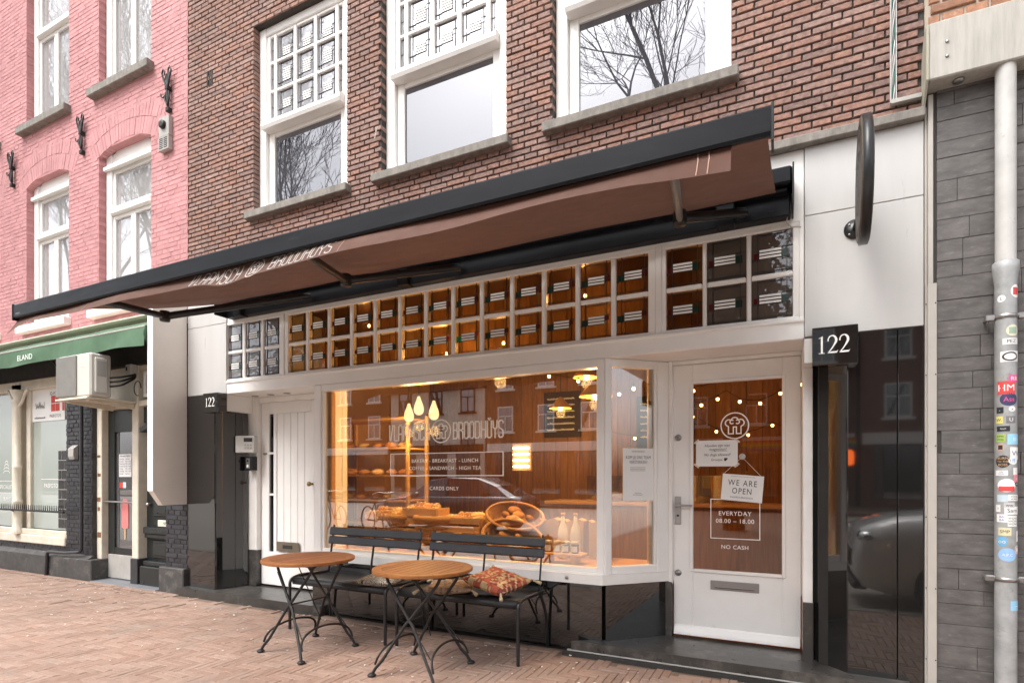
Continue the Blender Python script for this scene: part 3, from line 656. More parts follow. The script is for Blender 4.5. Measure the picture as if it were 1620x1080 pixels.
# right-hand shop door
DY = .40; dx0, dx1 = -.784, .124
jf = MB(); jf.cbox(dx0-.03, dx0, .36, .46, .50, 2.262, .004); jf.cbox(dx1, dx1+.03, .37, .46, .49, 2.262, .004); jf.cbox(dx0, dx1, .372, .46, 2.235, 2.262, .003)
jf.cbox(.126, .186, .17, .36, .49, 2.10, .003)
jamb = part('door_frame', jf, M_whitew, B)
jb = MB(); jb.cbox(dx0-.055, dx0-.001, .35, .46, .09, .52, .003); part('frame_foot', jb, M_granstep, jamb); jb = MB(); jb.cbox(.126, .19, .165, .40, .09, .488, .003); part('frame_foot', jb, M_granstep, jamb)
db = MB(); gx0, gx1, gz0, gz1 = -.634, -.0, .628, 2.082
db.cbox(dx0+.003, gx0, DY, DY+.045, .11, 2.232, .005); db.cbox(gx1, dx1-.003, DY, DY+.045, .11, 2.232, .005); db.cbox(gx0, gx1, DY+.001, DY+.045, gz1, 2.232, .004); db.cbox(gx0, gx1, DY+.001, DY+.045, .11, gz0, .004)
for a, b, c, d in ((gx0-.022, gx0+.004, gz0-.02, gz1+.02), (gx1-.004, gx1+.022, gz0-.02, gz1+.02), (gx0+.004, gx1-.004, gz0-.022, gz0+.004), (gx0+.004, gx1-.004, gz1-.004, gz1+.022)): db.cbox(a, b, DY-.012, DY+.02, c, d, .005)
door = part('door', db, M_white, B)
pn = MB(); pn.box(gx0, gx1, DY+.012, DY+.018, gz0, gz1); part('pane', pn, M_doorgl, door)
wbar = MB(); wbar.prism([(DY-.035, .115), (DY-.03, .135), (DY-.012, .175), (DY, .185), (DY+.01, .185), (DY+.01, .115)], dx0+.01, dx1-.01, 'x'); part('weather_bar', wbar, M_white, door)
hd = MB(); hd.cbox(-.770, -.722, DY-.009, DY, .975, 1.195, .003); hd.lathe([(.0, 0), (.013, 0), (.013, -.05), (.0, -.05)], (-.746, DY-.009, 1.125), 12, axis='y')
hd.tube([(-.746, DY-.052, 1.125), (-.70, DY-.055, 1.127), (-.63, DY-.052, 1.125)], .009, 10); hd.lathe([(0, 0), (.009, 0), (.009, -.006), (0, -.006)], (-.746, DY-.009, 1.045), 10, axis='y', m=1)
part('door_handle', hd, [M_steel, M_ink], door)
for z in (1.661, .592):
    lk = MB(); lk.lathe([(0, 0), (.026, 0), (.025, -.008), (.013, -.009), (.012, -.014), (0, -.014)], (-.745, DY, z), 20, axis='y'); lk.box(-.747, -.743, DY-.0155, DY-.013, z-.007, z+.007, 1); part('lock', lk, [M_steel, M_ink], door)
ls = MB(); ls.cbox(-.502, -.157, DY-.008, DY, .482, .553, .003); ls.cbox(-.47, -.19, DY-.0125, DY-.008, .497, .532, .003); ls.box(-.47, -.19, DY-.0135, DY-.0126, .498, .502, 1); part('letter_slot', ls, [mat('grey_letter_plate', (.30, .275, .265), .45, metal=.3), M_ink], door)
yy = DY+.0108; fn = lambda x, z: (x, yy, z)
dl = MB(); bread_logo(dl, -.328, 1.742, .098, .009, fn); part('emblem', dl, M_vinyl, door)
dl = MB(); ribbon(dl, [(-.501, 1.18), (-.501, .878), (-.153, .878), (-.153, 1.18), (-.501, 1.18)], .006, fn); part('border_line', dl, M_vinyl, door)
for tx, ts, tz in (('EVERYDAY', .046, 1.056), ('08.00 – 18.00', .046, .998), ('NO CASH', .042, .80)):
    dl = MB(); text_mb(dl, tx, ts, -.328, tz, yy, spacing=1.08); part('lettering', dl, M_vinyl, door)

# left-hand house door
ex0, ex1 = -5.465, -4.22
hf = MB(); hf.cbox(ex0-.035, ex0+.0, .34, .47, .50, 2.262, .004); hf.cbox(ex0, -4.22, .375, .47, 2.20, 2.262, .004); hf.cbox(-4.625, -4.22, .39, .47, .09, 2.2, .005)
hf.cbox(-5.62, -5.50, .34, .46, .50, 2.262, .004)
hfr = part('door_frame', hf, M_whitew, B)
f2 = MB(); f2.cbox(-5.64, -5.467, .335, .47, .09, .498, .003); part('frame_foot', f2, M_granstep, hfr)
hb = MB(); px0, px1 = -5.217, -4.68
hb.cbox(ex0+.003, -5.335, .40, .445, .105, 2.198, .005); hb.cbox(-5.265, px0, .401, .445, .485, 2.07, .004); hb.cbox(px1, -4.628, .40, .445, .105, 2.198, .005)
hb.cbox(-5.335, px1, .40, .445, 2.07, 2.198, .004); hb.cbox(-5.335, px1, .40, .445, .105, .485, .004)
hb.cbox(-5.335, -5.265, .40, .44, 1.605, 1.63, .003); hb.cbox(-5.335, -5.265, .40, .44, 1.13, 1.155, .003)
hdoor = part('house_door', hb, M_white, B)
for i in range(5):
    q = (px1-px0)/5; b = MB(); b.cbox(px0+q*i+.002, px0+q*(i+1)-.002, .412, .44, .485, 2.07, .005); part('board', b, M_white, hdoor)
for a, b in ((.485, 1.13), (1.155, 1.605), (1.63, 2.07)):
    p = MB(); p.box(-5.337, -5.263, .42, .426, a, b); part('pane', p, mirror_pane('dark_door_glass', (.012, .011, .011), .1), hdoor)
ls = MB(); ls.cbox(-5.20, -4.85, .388, .40, .50, .61, .003); ls.box(-5.10, -4.95, .386, .3885, .535, .575, 1); part('letter_slot', ls, [mat('bronze_letter_plate', (.20, .165, .12), .45, metal=.4), M_ink], hdoor)
kn = MB(); kn.lathe([(0, 0), (.012, 0), (.011, -.03), (.026, -.045), (.026, -.06), (.012, -.072), (0, -.072)], (-4.655, .40, 1.27), 14, axis='y'); part('door_knob', kn, M_brass, hdoor)
kb_ = MB(); kb_.cbox(-5.42, -5.36, .392, .40, 1.60, 1.625, .002); part('name_plate', kb_, M_steel, hdoor)

# porch ceilings and side linings
pc = MB(); pc.box(-5.60, GX0-.1, .09, .46, 2.264, 2.30); part('porch_ceiling', pc, M_white, B); pc = MB(); pc.prism([(-1.20, .09), (.19, .09), (.19, .46), (-.86, .46)], 2.264, 2.30, 'z'); part('porch_ceiling', pc, M_white, B)
for x in (-5.38, -5.13, -4.88):
    sl_ = MB(); sl_.lathe([(.0, 2.2635), (.036, 2.2635), (.04, 2.2575), (.030, 2.257), (.026, 2.262), (0, 2.262)], (x, .25, 0), 18, caps=False); part('recessed_spot', sl_, M_steel, B)
si_ = MB(); si_.cbox(-5.60, -5.532, -.001, .34, 2.08, 2.262, .003); part('porch_lining', si_, M_white, B); si_ = MB(); si_.cbox(.128, .186, -.001, .40, 2.10, 2.262, .003); part('porch_lining', si_, M_white, B)

# polished granite pilasters with their splayed returns
gz = 2.074
gr = MB(); gr.cbox(BX0+.03, -5.725, .0, .12, .02, 2.273, .003); part('granite_slab', gr, M_granite, B)
gr = MB(); gr.cbox(BX0+.003, BX0+.028, .004, .12, .02, 2.273, .002); part('granite_slab', gr, M_granite, B)
def splay_slab(x0, y0, x1, y1, z0, z1):
    d = Vector((x1-x0, y1-y0, 0)); L_ = d.length; mb = MB(); mb.cbox(.001, L_-.001, 0, .03, z0, z1, .002); t = MB(); t.merge(mb, Matrix.Translation((x0, y0, 0)) @ Matrix.Rotation(atan2(d.y, d.x), 4, 'Z')); part('granite_slab', t, M_granite, B)
splay_slab(-5.62, .335, -5.66, .20, .09, 2.08); splay_slab(-5.66, .20, -5.722, .003, .09, 2.08)
gr = MB(); gr.cbox(.375, .64, .0, .10, .0, 2.273, .003); part('granite_slab', gr, M_granite, B)
gr = MB(); gr.cbox(.643, BX1-.003, .0, .10, .0, 2.273, .003); part('granite_slab', gr, M_granite, B)
splay_slab(.19, .20, .373, .003, .07, 2.098)
gb = MB(); gb.box(-6.15, -5.68, .122, .45, .05, 2.2); part('pilaster_core', gb, M_dark, B); gb = MB(); gb.box(.22, .74, .11, .45, 0, 2.2); part('pilaster_core', gb, M_dark, B)
# doorsteps
st = MB(); st.prism([(-6.25, -.10), (-4.05, -.10), (-4.05, .41), (-5.70, .41), (-6.25, .1)], -.03, .085, 'z'); part('doorstep', st, M_granstep, B)
st = MB(); st.prism([(-1.46, -.115), (.70, -.115), (.70, .42), (-.80, .42), (-1.30, -.0)], .025, .095, 'z'); part('doorstep', st, M_granstep, B)
st = MB(); st.prism([(-1.52, -.15), (.80, -.15), (.80, .3), (-1.3, .3)], -.03, .02, 'z'); part('step_base', st, mat('rough_black_stone', (.03, .028, .026), .75, bump=.6, bscale=40, stain=((.20, .17, .14), 26, .62, .7)), B)
tr_ = MB(); tr_.cbox(-1.49, .70, -.123, -.10, .0205, .030, .002); part('step_trim', tr_, M_grey, B)
rp_ = MB(); rp_.cbox(-4.262, -4.222, .10, .39, .085, 2.264, .004); part('porch_lining', rp_, M_white, B)

# ---------------------------------------------------------------- brown retractable awning
A = thing('retractable_awning', 'brown canvas awning with dark metal front bar over the bakery', 'awning', (-2.7, 0, 3.2))
cs = MB(); cs.cbox(-5.43, .055, -.20, .01, 3.225, 3.335, .012); cs.cbox(-5.42, .045, -.085, .01, 3.065, 3.222, .006); cs.cbox(-5.40, .03, -.15, -.09, 3.195, 3.222, .006)
for x in (-5.2, -3.05, -.35): cs.cbox(x-.06, x+.06, -.135, -.02, 3.055, 3.21, .008)
cas = part('cassette', cs, M_awnbar, A)
ec = MB(); ec.cbox(.056, .066, -.215, .012, 3.07, 3.345, .004); part('end_cap', ec, M_blackmetal, cas); ec = MB(); ec.cbox(-5.443, -5.432, -.215, .012, 3.07, 3.345, .004); part('end_cap', ec, M_blackmetal, cas)
fb = MB(); fb.prism([(-1.97, 2.585), (-1.97, 2.672), (-1.962, 2.681), (-1.905, 2.681), (-1.90, 2.66), (-1.90, 2.60), (-1.925, 2.588), (-1.962, 2.574)], -5.35, -.038, 'x')
bar = part('front_bar', fb, M_awnbar, A)
ec = MB(); ec.cbox(-.0375, -.028, -1.975, -1.885, 2.545, 2.686, .004); part('end_cap', ec, M_blackmetal, bar); ec = MB(); ec.cbox(-5.36, -5.3505, -1.975, -1.885, 2.56, 2.686, .004); part('end_cap', ec, M_blackmetal, bar)
pl_ = MB(); text_mb(pl_, 'weinor', .022, -5.31, 2.600, -1.9705, align='LEFT'); part('badge', pl_, M_grey, bar)
def canvas(u_, v_):
    x = -5.37+u_*5.33; sag = .03*sin(pi*v_); rip = .008*sin(u_*46+v_*2)*v_*(1-v_)*2+.006*sin(u_*19+v_*3)+.010*sin(u_*8-v_*4)*v_*(1-v_)*3
    y = -.19+(-1.90+.19)*v_; z = 3.178+(2.672-3.178)*v_-sag+rip
    return (x+.015*v_*(1-2*u_), y, z)
cv = MB(); cv.grid(canvas, 90, 14); fab = part('canvas', cv, M_fabric, A)
def valance(u_, v_):
    x = -5.36+u_*5.19
    low = 2.490+.007*sin(u_*7.5+.6)+.005*sin(u_*23)-.010*sin(u_*pi*2.1+2.2)-.05*max(0, .06-u_)/.06-.02*max(0, u_-.93)/.07-.03*math.exp(-((u_-.475)/.03)**2)
    yb = -1.998-.016*sin(u_*9+1)-.008*sin(u_*31)
    t = v_; y = -1.915+(yb+1.915)*(t**1.15)+.012*sin(pi*t)*sin(u_*17); z = 2.615+(low-2.615)*t
    return (x, y, z)
vl = MB(); vl.grid(valance, 220, 7); val = part('valance', vl, M_fabric, A)
def on_val(x, h):      # lettering follows the cloth
    v_ = 1-h/.14; p = Vector(valance((x+5.36)/5.19, v_)); return (p.x, p.y-.004, p.z-.001)
on_val.seg = .012
vt = MB()
class _F: pass
def fine(pts, n=4):
    o = []
    for i in range(len(pts)-1):
        for k in range(n): o.append((pts[i][0]+(pts[i+1][0]-pts[i][0])*k/n, pts[i][1]+(pts[i+1][1]-pts[i][1])*k/n))
    return o+[pts[-1]]
M_fade = mat('faded_white_print', (.50, .46, .43), .8, bump=0)
strokes(vt, 'VLAAMSCH', -3.24, .014, .088, .4315, .0068, on_val); part('lettering', vt, M_fade, val)
vt = MB(); bread_logo(vt, -2.6855, .058, .0634, .0068, on_val); part('emblem', vt, M_fade, val)
vt = MB(); strokes(vt, 'BROODHuYS', -2.558, .014, .088, .478, .0068, on_val); part('lettering', vt, M_fade, val)
for x in (-2.02, -.29, -.25, -4.35):
    sm_ = MB(); ribbon(sm_, [(x, .005), (x+.004, .07), (x, .13)], .004, on_val); part('seam', sm_, mat('pale_thread', (.42, .25, .2), .8), val)
def arm(sh, el, en, fm_):
    a = MB(); a.tube([sh, el], .026, 8, sq=1.25); part('upper_arm', a, M_blackmetal, A)
    a = MB(); a.tube([el, en], .022, 8, sq=1.3); part('forearm', a, fm_, A)
    e = MB(); e.lathe([(0, -.045), (.04, -.045), (.044, -.03), (.044, .03), (.04, .045), (0, .045)], el, 14); part('elbow', e, M_blackmetal, A)
arm((-4.15, -.12, 3.12), (-4.99, -1.02, 2.79), (-4.45, -1.86, 2.63), M_blackmetal)
arm((-2.45, -.12, 3.12), (-3.02, -.86, 2.86), (-2.45, -1.86, 2.63), M_blackmetal)
arm((-.22, -.12, 3.12), (-.60, -.42, 3.03), (-.40, -1.86, 2.63), M_steel)
cw = MB(); cw.tube([(.03, -.05, 3.07), (.025, -.06, 3.03), (.05, -.03, 3.005), (.11, -.01, 3.0)], .004, 6); part('cable', cw, M_grey, A)

# ---------------------------------------------------------------- things fixed to the shopfront
def plaque(name, x0, x1, z0, z1, y0, y1, label):
    p = MB(); p.cbox(x0, x1, y0, y1, z0, z1, .003)
    o = thing(name, label, 'sign', ((x0+x1)/2, y1, z0)); part('stone_block', p, M_granite, o)
    n = MB(); h = (z1-z0)*.46; serif122(n, x0+(x1-x0)*.5-h*.80, z0+(z1-z0)*.30, h, y0-.0012); part('numerals', n, M_vinyl, o)
plaque('house_number_sign', -5.76, -5.515, 2.055, 2.265, -.115, -.002, 'black granite block reading 122 beside the house door on the left')
plaque('house_number_sign', .172, .425, 2.065, 2.308, -.085, -.002, 'black granite block reading 122 beside the glazed bakery door')
ic = thing('key_safe', 'grey keypad box with a screen on the dark granite by the left door', 'keypad', (-5.55, .26, 1.62))
Mi = Matrix.Translation((-5.643, .25, 0)) @ Matrix.Rotation(radians(24), 4, 'Z')
def inti(mb): t = MB(); t.merge(mb, Mi); return t
b = MB(); b.cbox(0, .22, -.09, .0, 1.62, 1.815, .008); part('housing', inti(b), mat('light_grey_plastic', (.56, .55, .52), .45), ic)
b = MB(); b.cbox(.10, .20, -.094, -.0905, 1.745, 1.79, .002); part('screen', inti(b), M_ink, ic)
for i in range(3):
    for k in range(2): b = MB(); b.cbox(.108+i*.032, .13+i*.032, -.096, -.0905, 1.70-k*.035, 1.72-k*.035, .002); part('button', inti(b), M_grey, ic)
i2 = thing('intercom', 'small dark door intercom below the grey keypad box', 'intercom', (-5.49, .33, 1.41))
b = MB(); b.cbox(-5.555, -5.44, .25, .333, 1.42, 1.58, .006); part('housing', b, M_blackmetal, i2); b = MB(); b.cbox(-5.525, -5.465, .245, .2495, 1.44, 1.56, .003); part('face_plate', b, M_steel, i2)
b = MB(); b.lathe([(0, 0), (.013, 0), (.011, -.008), (0, -.008)], (-5.495, .2445, 1.53), 12, axis='y'); part('lens', b, M_ink, i2); b = MB(); b.cbox(-5.51, -5.48, .241, .2447, 1.455, 1.485, .002); part('call_button', b, M_paper, i2)
# round hanging sign
hsn = thing('hanging_sign', 'round dark wooden sign hanging edge-on from the white wall panel', 'sign', (.42, -.05, 2.8), 0)
R_ = .335; Md = Matrix.Translation((.418, -.42, 3.035)) @ Matrix.Rotation(radians(-3.0), 4, 'Z')
d = MB(); d.lathe([(0, -.028), (R_*.97, -.028), (R_, -.020), (R_, .020), (R_*.97, .028), (0, .028)], (0, 0, 0), 48, axis='x', smooth=False); t = MB(); t.merge(d, Md); part('disc', t, wood('weathered_sign_wood', (.075, .062, .05), (.14, .115, .09), .5, axis=(8, 1, 8)), hsn)
rn = MB(); rn.lathe([(R_*.995, -.022), (R_+.006, -.022), (R_+.006, .022), (R_*.995, .022), (R_*.995, -.022)], (0, 0, 0), 48, axis='x', caps=False); t = MB(); t.merge(rn, Md); part('rim', t, M_blackmetal, hsn)
lg_ = MB(); fnl = lambda a, z: tuple(Md @ Vector((-.0295, -a, z)))
bread_logo(lg_, 0, .03, .20, .016, fnl); ribbon(lg_, [(.285*cos(2*pi*i/36), .285*sin(2*pi*i/36)) for i in range(37)], .014, fnl); part('emblem', lg_, M_dark_iron, hsn)
br = MB(); br.lathe([(0, 0), (.062, 0), (.062, -.010), (0, -.010)], (.415, -.001, 2.93), 20, axis='y'); br.tube([(.415, -.01, 2.93), (.415, -.12, 2.93)], .016, 10)
for k in range(4): br.lathe([(0, -.010), (.007, -.010), (.006, -.015), (0, -.015)], (.415+.044*cos(pi/4+k*pi/2), 0, 2.93+.044*sin(pi/4+k*pi/2)), 8, axis='y', m=1)
part('bracket', br, [M_blackmetal, M_steel], hsn)
# conduit with a bundle of wires
cdn = thing('wire_conduit', 'white cable duct with twisted wires running down the brick wall', 'conduit', (.616, 0, 3.66))
b = MB(); b.cbox(.600, .606, -.03, -.001, 3.665, 6.2, .001); b.cbox(.628, .634, -.03, -.001, 3.665, 6.2, .001); b.cbox(.606, .628, -.006, -.001, 3.665, 6.2, .001); part('duct', b, M_pipew, cdn)
for k, mm in enumerate((M_pipew, mat('green_wire', (.05, .16, .13), .5), M_steel)):
    b = MB(); b.tube([(.617+.006*cos(i*.9+k*2.1), -.018+.006*sin(i*.9+k*2.1), 3.67+i*.04) for i in range(62)], .0042, 6); part('wire', b, mm, cdn)
b = MB(); b.cbox(.605, .76, -.035, -.001, 3.655, 3.682, .002); part('cross_duct', b, M_grey, cdn)

# notices
def notice(name, label, x0, x1, z0, z1, y, rot, draw, tape=None, M=None):
    o = thing(name, label, 'notice', ((x0+x1)/2, y, (z0+z1)/2)); cx, cz = (x0+x1)/2, (z0+z1)/2
    Mr = (M if M else Matrix.Identity(4)) @ Matrix.Translation((cx, y, cz)) @ Matrix.Rotation(rot, 4, 'Y') @ Matrix.Translation((-cx, -y, -cz))
    if M: o.location = M @ o.location; WL[o.name] = o.location.copy()
    b = MB(); b.box(x0, x1, y-.0006, y+.0006, z0, z1); t = MB(); t.merge(b, Mr); part('sheet', t, M_paper, o)
    b = MB(); draw(b, y-.001); t = MB(); t.merge(b, Mr); part('print', t, M_ink, o)
    if tape:
        for (tx, tz, ta) in tape:
            b = MB(); b.box(-.022, .022, -.0004, .0004, -.007, .007); t = MB(); t.merge(b, Mr @ Matrix.Translation((tx, y-.0016, tz)) @ Matrix.Rotation(ta, 4, 'Y')); part('tape', t, mat_tape, o)
    return o
mat_tape = mat('beige_tape', (.62, .55, .44), .6, var=.05, bump=0)
yn = DY-.003
def squig(mb, y, x, z, w_, h, seed, thick=.0022):
    r = random.Random(seed); pts = []; n = int(w_/.0075)
    for i in range(n): pts.append((x+w_*i/n, z+h*(.5+.5*sin(i*2.1+r.uniform(-.6, .6)))*r.uniform(.45, 1)))
    ribbon(mb, pts, thick, lambda a, b: (a, y, b))
def hand(mb, y):
    text_mb(mb, 'Honden zijn niet', .030, -.455, 1.582, y, sx=.9, shear=.3); text_mb(mb, 'toegestaan!', .030, -.45, 1.555, y, sx=.9, shear=.3)
    text_mb(mb, 'No dogs allowed!', .030, -.455, 1.512, y, sx=.9, shear=.3); text_mb(mb, 'Groetjes ♥', .026, -.44, 1.475, y, sx=.9, shear=.3)
    ribbon(mb, [(-.50, 1.546), (-.38, 1.550)], .002, lambda a, b: (a, y, b))
notice('paper_notice', 'handwritten no dogs note taped to the glass of the bakery door', -.609, -.306, 1.432, 1.632, yn, 0, hand, [(-.605, 1.625, -.7), (-.31, 1.627, .7), (-.605, 1.437, .7), (-.312, 1.44, -.7)])
def opn(mb, y):
    text_mb(mb, 'WE ARE', .062, -.275, 1.283, y, sx=.78, spacing=1.25); text_mb(mb, 'OPEN', .062, -.275, 1.222, y, sx=.78, spacing=1.2)
    text_mb(mb, 'VLAAMSCH BROODHUYS', .018, -.275, 1.188, y, sx=.75, spacing=1.05); ribbon(mb, [(-.36, 1.352), (-.19, 1.352)], .0016, lambda a, b: (a, y, b))
os_ = notice('hanging_notice', 'white we are open sign hung by a string on the bakery door', -.42, -.130, 1.166, 1.366, yn-.004, radians(4.6), opn)
b = MB(); b.tube([(-.41, yn-.006, 1.372), (-.275, yn-.002, 1.50)], .0012, 5); b.tube([(-.275, yn-.002, 1.50), (-.14, yn-.006, 1.35)], .0012, 5); part('string', b, M_paper, os_)
b = MB(); b.lathe([(0, -.012), (.008, -.012), (.022, -.002), (.024, 0), (0, 0)], (-.275, yn+.011, 1.505), 16, axis='y'); part('suction_cup', b, mat('clear_plastic', (.6, .58, .55), .15), os_)
def job(mb, y):
    cx = .30
    text_mb(mb, 'KOM JIJ ONS TEAM', .034, cx, 1.492, y, sx=.72, spacing=1.08); text_mb(mb, 'VERSTERKEN?', .034, cx, 1.455, y, sx=.72, spacing=1.08); text_mb(mb, 'VLAAMSCH BROODHUYS', .014, cx, 1.545, y, sx=.75)
    for i in range(3): squig(mb, y, cx-.07, 1.423-i*.012, .14, .004, i)
    squig(mb, y, cx-.03, 1.222, .06, .006, 8); squig(mb, y, cx-.045, 1.208, .09, .006, 9)
notice('paper_poster', 'white job advert poster on the narrow side window', .165, .435, 1.165, 1.575, .0165, 0, job, None, Ms)

# ---------------------------------------------------------------- benches
def bez(p, n=6):
    """rounded polyline: quadratic corner at every inner point"""
    p = [Vector(q) for q in p]; o = [p[0]]
    for i in range(1, len(p)-1):
        r = min((p[i]-p[i-1]).length, (p[i+1]-p[i]).length)*.45; r = min(r, .07)
        a = p[i]+(p[i-1]-p[i]).normalized()*r; c = p[i]+(p[i+1]-p[i]).normalized()*r
        for k in range(n+1):
            t = k/n; o.append(a*(1-t)**2+p[i]*2*t*(1-t)+c*t*t)
    return o+[p[-1]]
def make_bench(label):
    """1.1 m wide: tube legs, rolled sheet-steel seat, two back slats on flat posts. Local x along the bench, y towards the wall"""
    t = thing('bench', label, 'bench', (0, 0, 0), 0, 'slat-back benches under the shop window'); Wd = 1.05
    prof = [(-.255, .395), (-.262, .415), (-.255, .438), (-.235, .452), (-.20, .455), (0, .440), (.14, .438), (.19, .450), (.215, .470), (.225, .485), (.222, .478), (.205, .458), (.185, .442), (.14, .430), (0, .432), (-.20, .446), (-.238, .444), (-.25, .415), (-.246, .395)]
    s = MB(); s.prism(prof, 0, Wd, 'x', smooth=True); part('seat', s, M_blackmetal, t, world=False)
    for k, x in enumerate((-.012, Wd+.012)):
        f = MB(); f.tube(bez([(x, -.275, 0), (x, -.275, .44), (x, -.17, .462), (x, .19, .445)]), .0135, 10); part('leg', f, M_blackmetal, t, world=False)
        f = MB(); f.tube(bez([(x, .02, .452), (x, .12, .455), (x+(.02 if k else -.02), .205, .27), (x+(.02 if k else -.02), .235, 0)]), .0125, 10); part('leg', f, M_blackmetal, t, world=False)
    for x in (.012, Wd*.5, Wd-.012):
        f = MB(); f.tube([(x, .165, .44), (x, .182, .55), (x, .243, .885)], .0125, 6, sq=.6); part('back_post', f, M_blackmetal, t, world=False)
    for z, y in ((.745, .200), (.828, .217)):
        m_ = MB(); m_.cbox(-.02, Wd+.02, -.011, .011, -.038, .038, .010); q = MB(); q.merge(m_, Matrix.Translation((0, y, z)) @ Matrix.Rotation(radians(-11), 4, 'X')); part('slat', q, M_anth, t, world=False)
    return t
bn = make_bench('black slat-back bench with two patterned cushions, nearer the shop door')
bn.location = (-2.765, -.275, 0)
b2 = copy_tree(bn); b2.location = (-3.93, -.285, 0); b2.rotation_euler = (0, 0, radians(-.8)); b2['label'] = 'black slat-back bench under the left half of the shop window'

# ---------------------------------------------------------------- folding bistro tables
def make_table(label):
    t = thing('bistro_table', label, 'table', (0, 0, 0), 0, 'round folding bistro tables'); R = .35; H = .72
    rim = MB(); n = 64; ri, zt, zb = R-.062, H, H-.026
    for q in range(4):
        a0, a1 = q*pi/2+.004+pi/4, (q+1)*pi/2-.004+pi/4; st = []; k = 14
        pr = [(ri, zt-.002), (R-.005, zt-.002), (R, zt-.006), (R, zb+.004), (R-.004, zb), (ri, zb)]; vv = []
        for i in range(k+1):
            a = a0+(a1-a0)*i/k; vv += [(r*cos(a), r*sin(a), z) for r, z in pr]
        np_ = len(pr); ff = [(i*np_+j, (i+1)*np_+j, (i+1)*np_+(j+1) % np_, i*np_+(j+1) % np_) for i in range(k) for j in range(np_)]+[tuple(range(np_)), tuple(range(k*np_, (k+1)*np_))[::-1]]
        rr = MB(); rr.add(vv, ff); part('rim_segment', rr, M_teak_rim, t, world=False)
    ns = 10; wv = 2*ri/ns
    for i in range(ns):
        x0, x1 = -ri+wv*i+.0038, -ri+wv*(i+1)-.0038; ch = []
        yy0 = math.sqrt(max(1e-4, ri*ri-x0*x0)); yy1 = math.sqrt(max(1e-4, ri*ri-x1*x1)); ym = math.sqrt(max(1e-4, ri*ri-((x0+x1)/2)**2))
        poly = [(x0, -yy0), ((x0+x1)/2, -ym), (x1, -yy1), (x1, yy1), ((x0+x1)/2, ym), (x0, yy0)]
        sl = MB(); sl.prism(poly, zb+.003, zt-.001, 'z'); part('slat', sl, M_teak, t, world=False)
    bt = MB()
    for y in (-.15, .15): bt.cbox(-.27, .27, y-.013, y+.013, zb-.019, zb+.002, .003)
    part('batten', bt, M_dark_iron, t, world=False)
    for sx in (-1, 1):       # each folding frame: two legs joined low down by a hoop
        for sy in (-1, 1):
            g_ = MB(); g_.tube([(-sx*.225, sy*.13, zb-.012), (-sx*.195, sy*.135, zb-.07), (-sx*.02, sy*.165, .405), (sx*.03, sy*.17, .35), (sx*.185, sy*.222, .10), (sx*.222, sy*.24, .055), (sx*.245, sy*.25, .012)], .0105, 8)
            part('leg', g_, M_dark_iron, t, world=False)
            fo = MB(); fo.lathe([(0, 0), (.026, 0), (.03, .006), (.024, .014), (.011, .022), (0, .022)], (sx*.247, sy*.252, 0), 16); part('foot', fo, M_dark_iron, t, world=False)
        hp = MB(); hp.tube([(sx*(.232-.05*sin(pi*i/16)**.8), -.235*cos(pi*i/16), .075+.135*sin(pi*i/16)**.75) for i in range(17)], .0088, 8, sq=.8); part('hoop', hp, M_dark_iron, t, world=False)
    for sy in (-1, 1):
        rd = MB(); rd.tube([(-.20, sy*.138, zb-.09), (.20, sy*.21, .15)], .0042, 6); part('stay_rod', rd, M_dark_iron, t, world=False)
    rd = MB(); rd.tube([(0, -.168, .378), (0, .168, .378)], .006, 6); part('pivot_rod', rd, M_dark_iron, t, world=False)
    rd = MB(); rd.tube([(.03, -.12, zb-.02), (-.02, .13, .20)], .0042, 6); part('stay_rod', rd, M_dark_iron, t, world=False)
    return t
M_teak_rim = wood('oiled_teak_rim', (.22, .078, .022), (.34, .132, .038), .5, axis=(4, 4, 10), rnd=.1)
tb = make_table('round slatted teak bistro table nearer the shop door'); tb.location = (-2.275, -.905, 0); tb.rotation_euler = (0, 0, radians(2))
t2 = copy_tree(tb); t2.location = (-3.355, -.91, 0); t2.rotation_euler = (0, 0, radians(-7)); t2['label'] = 'round slatted teak bistro table in front of the white house door'

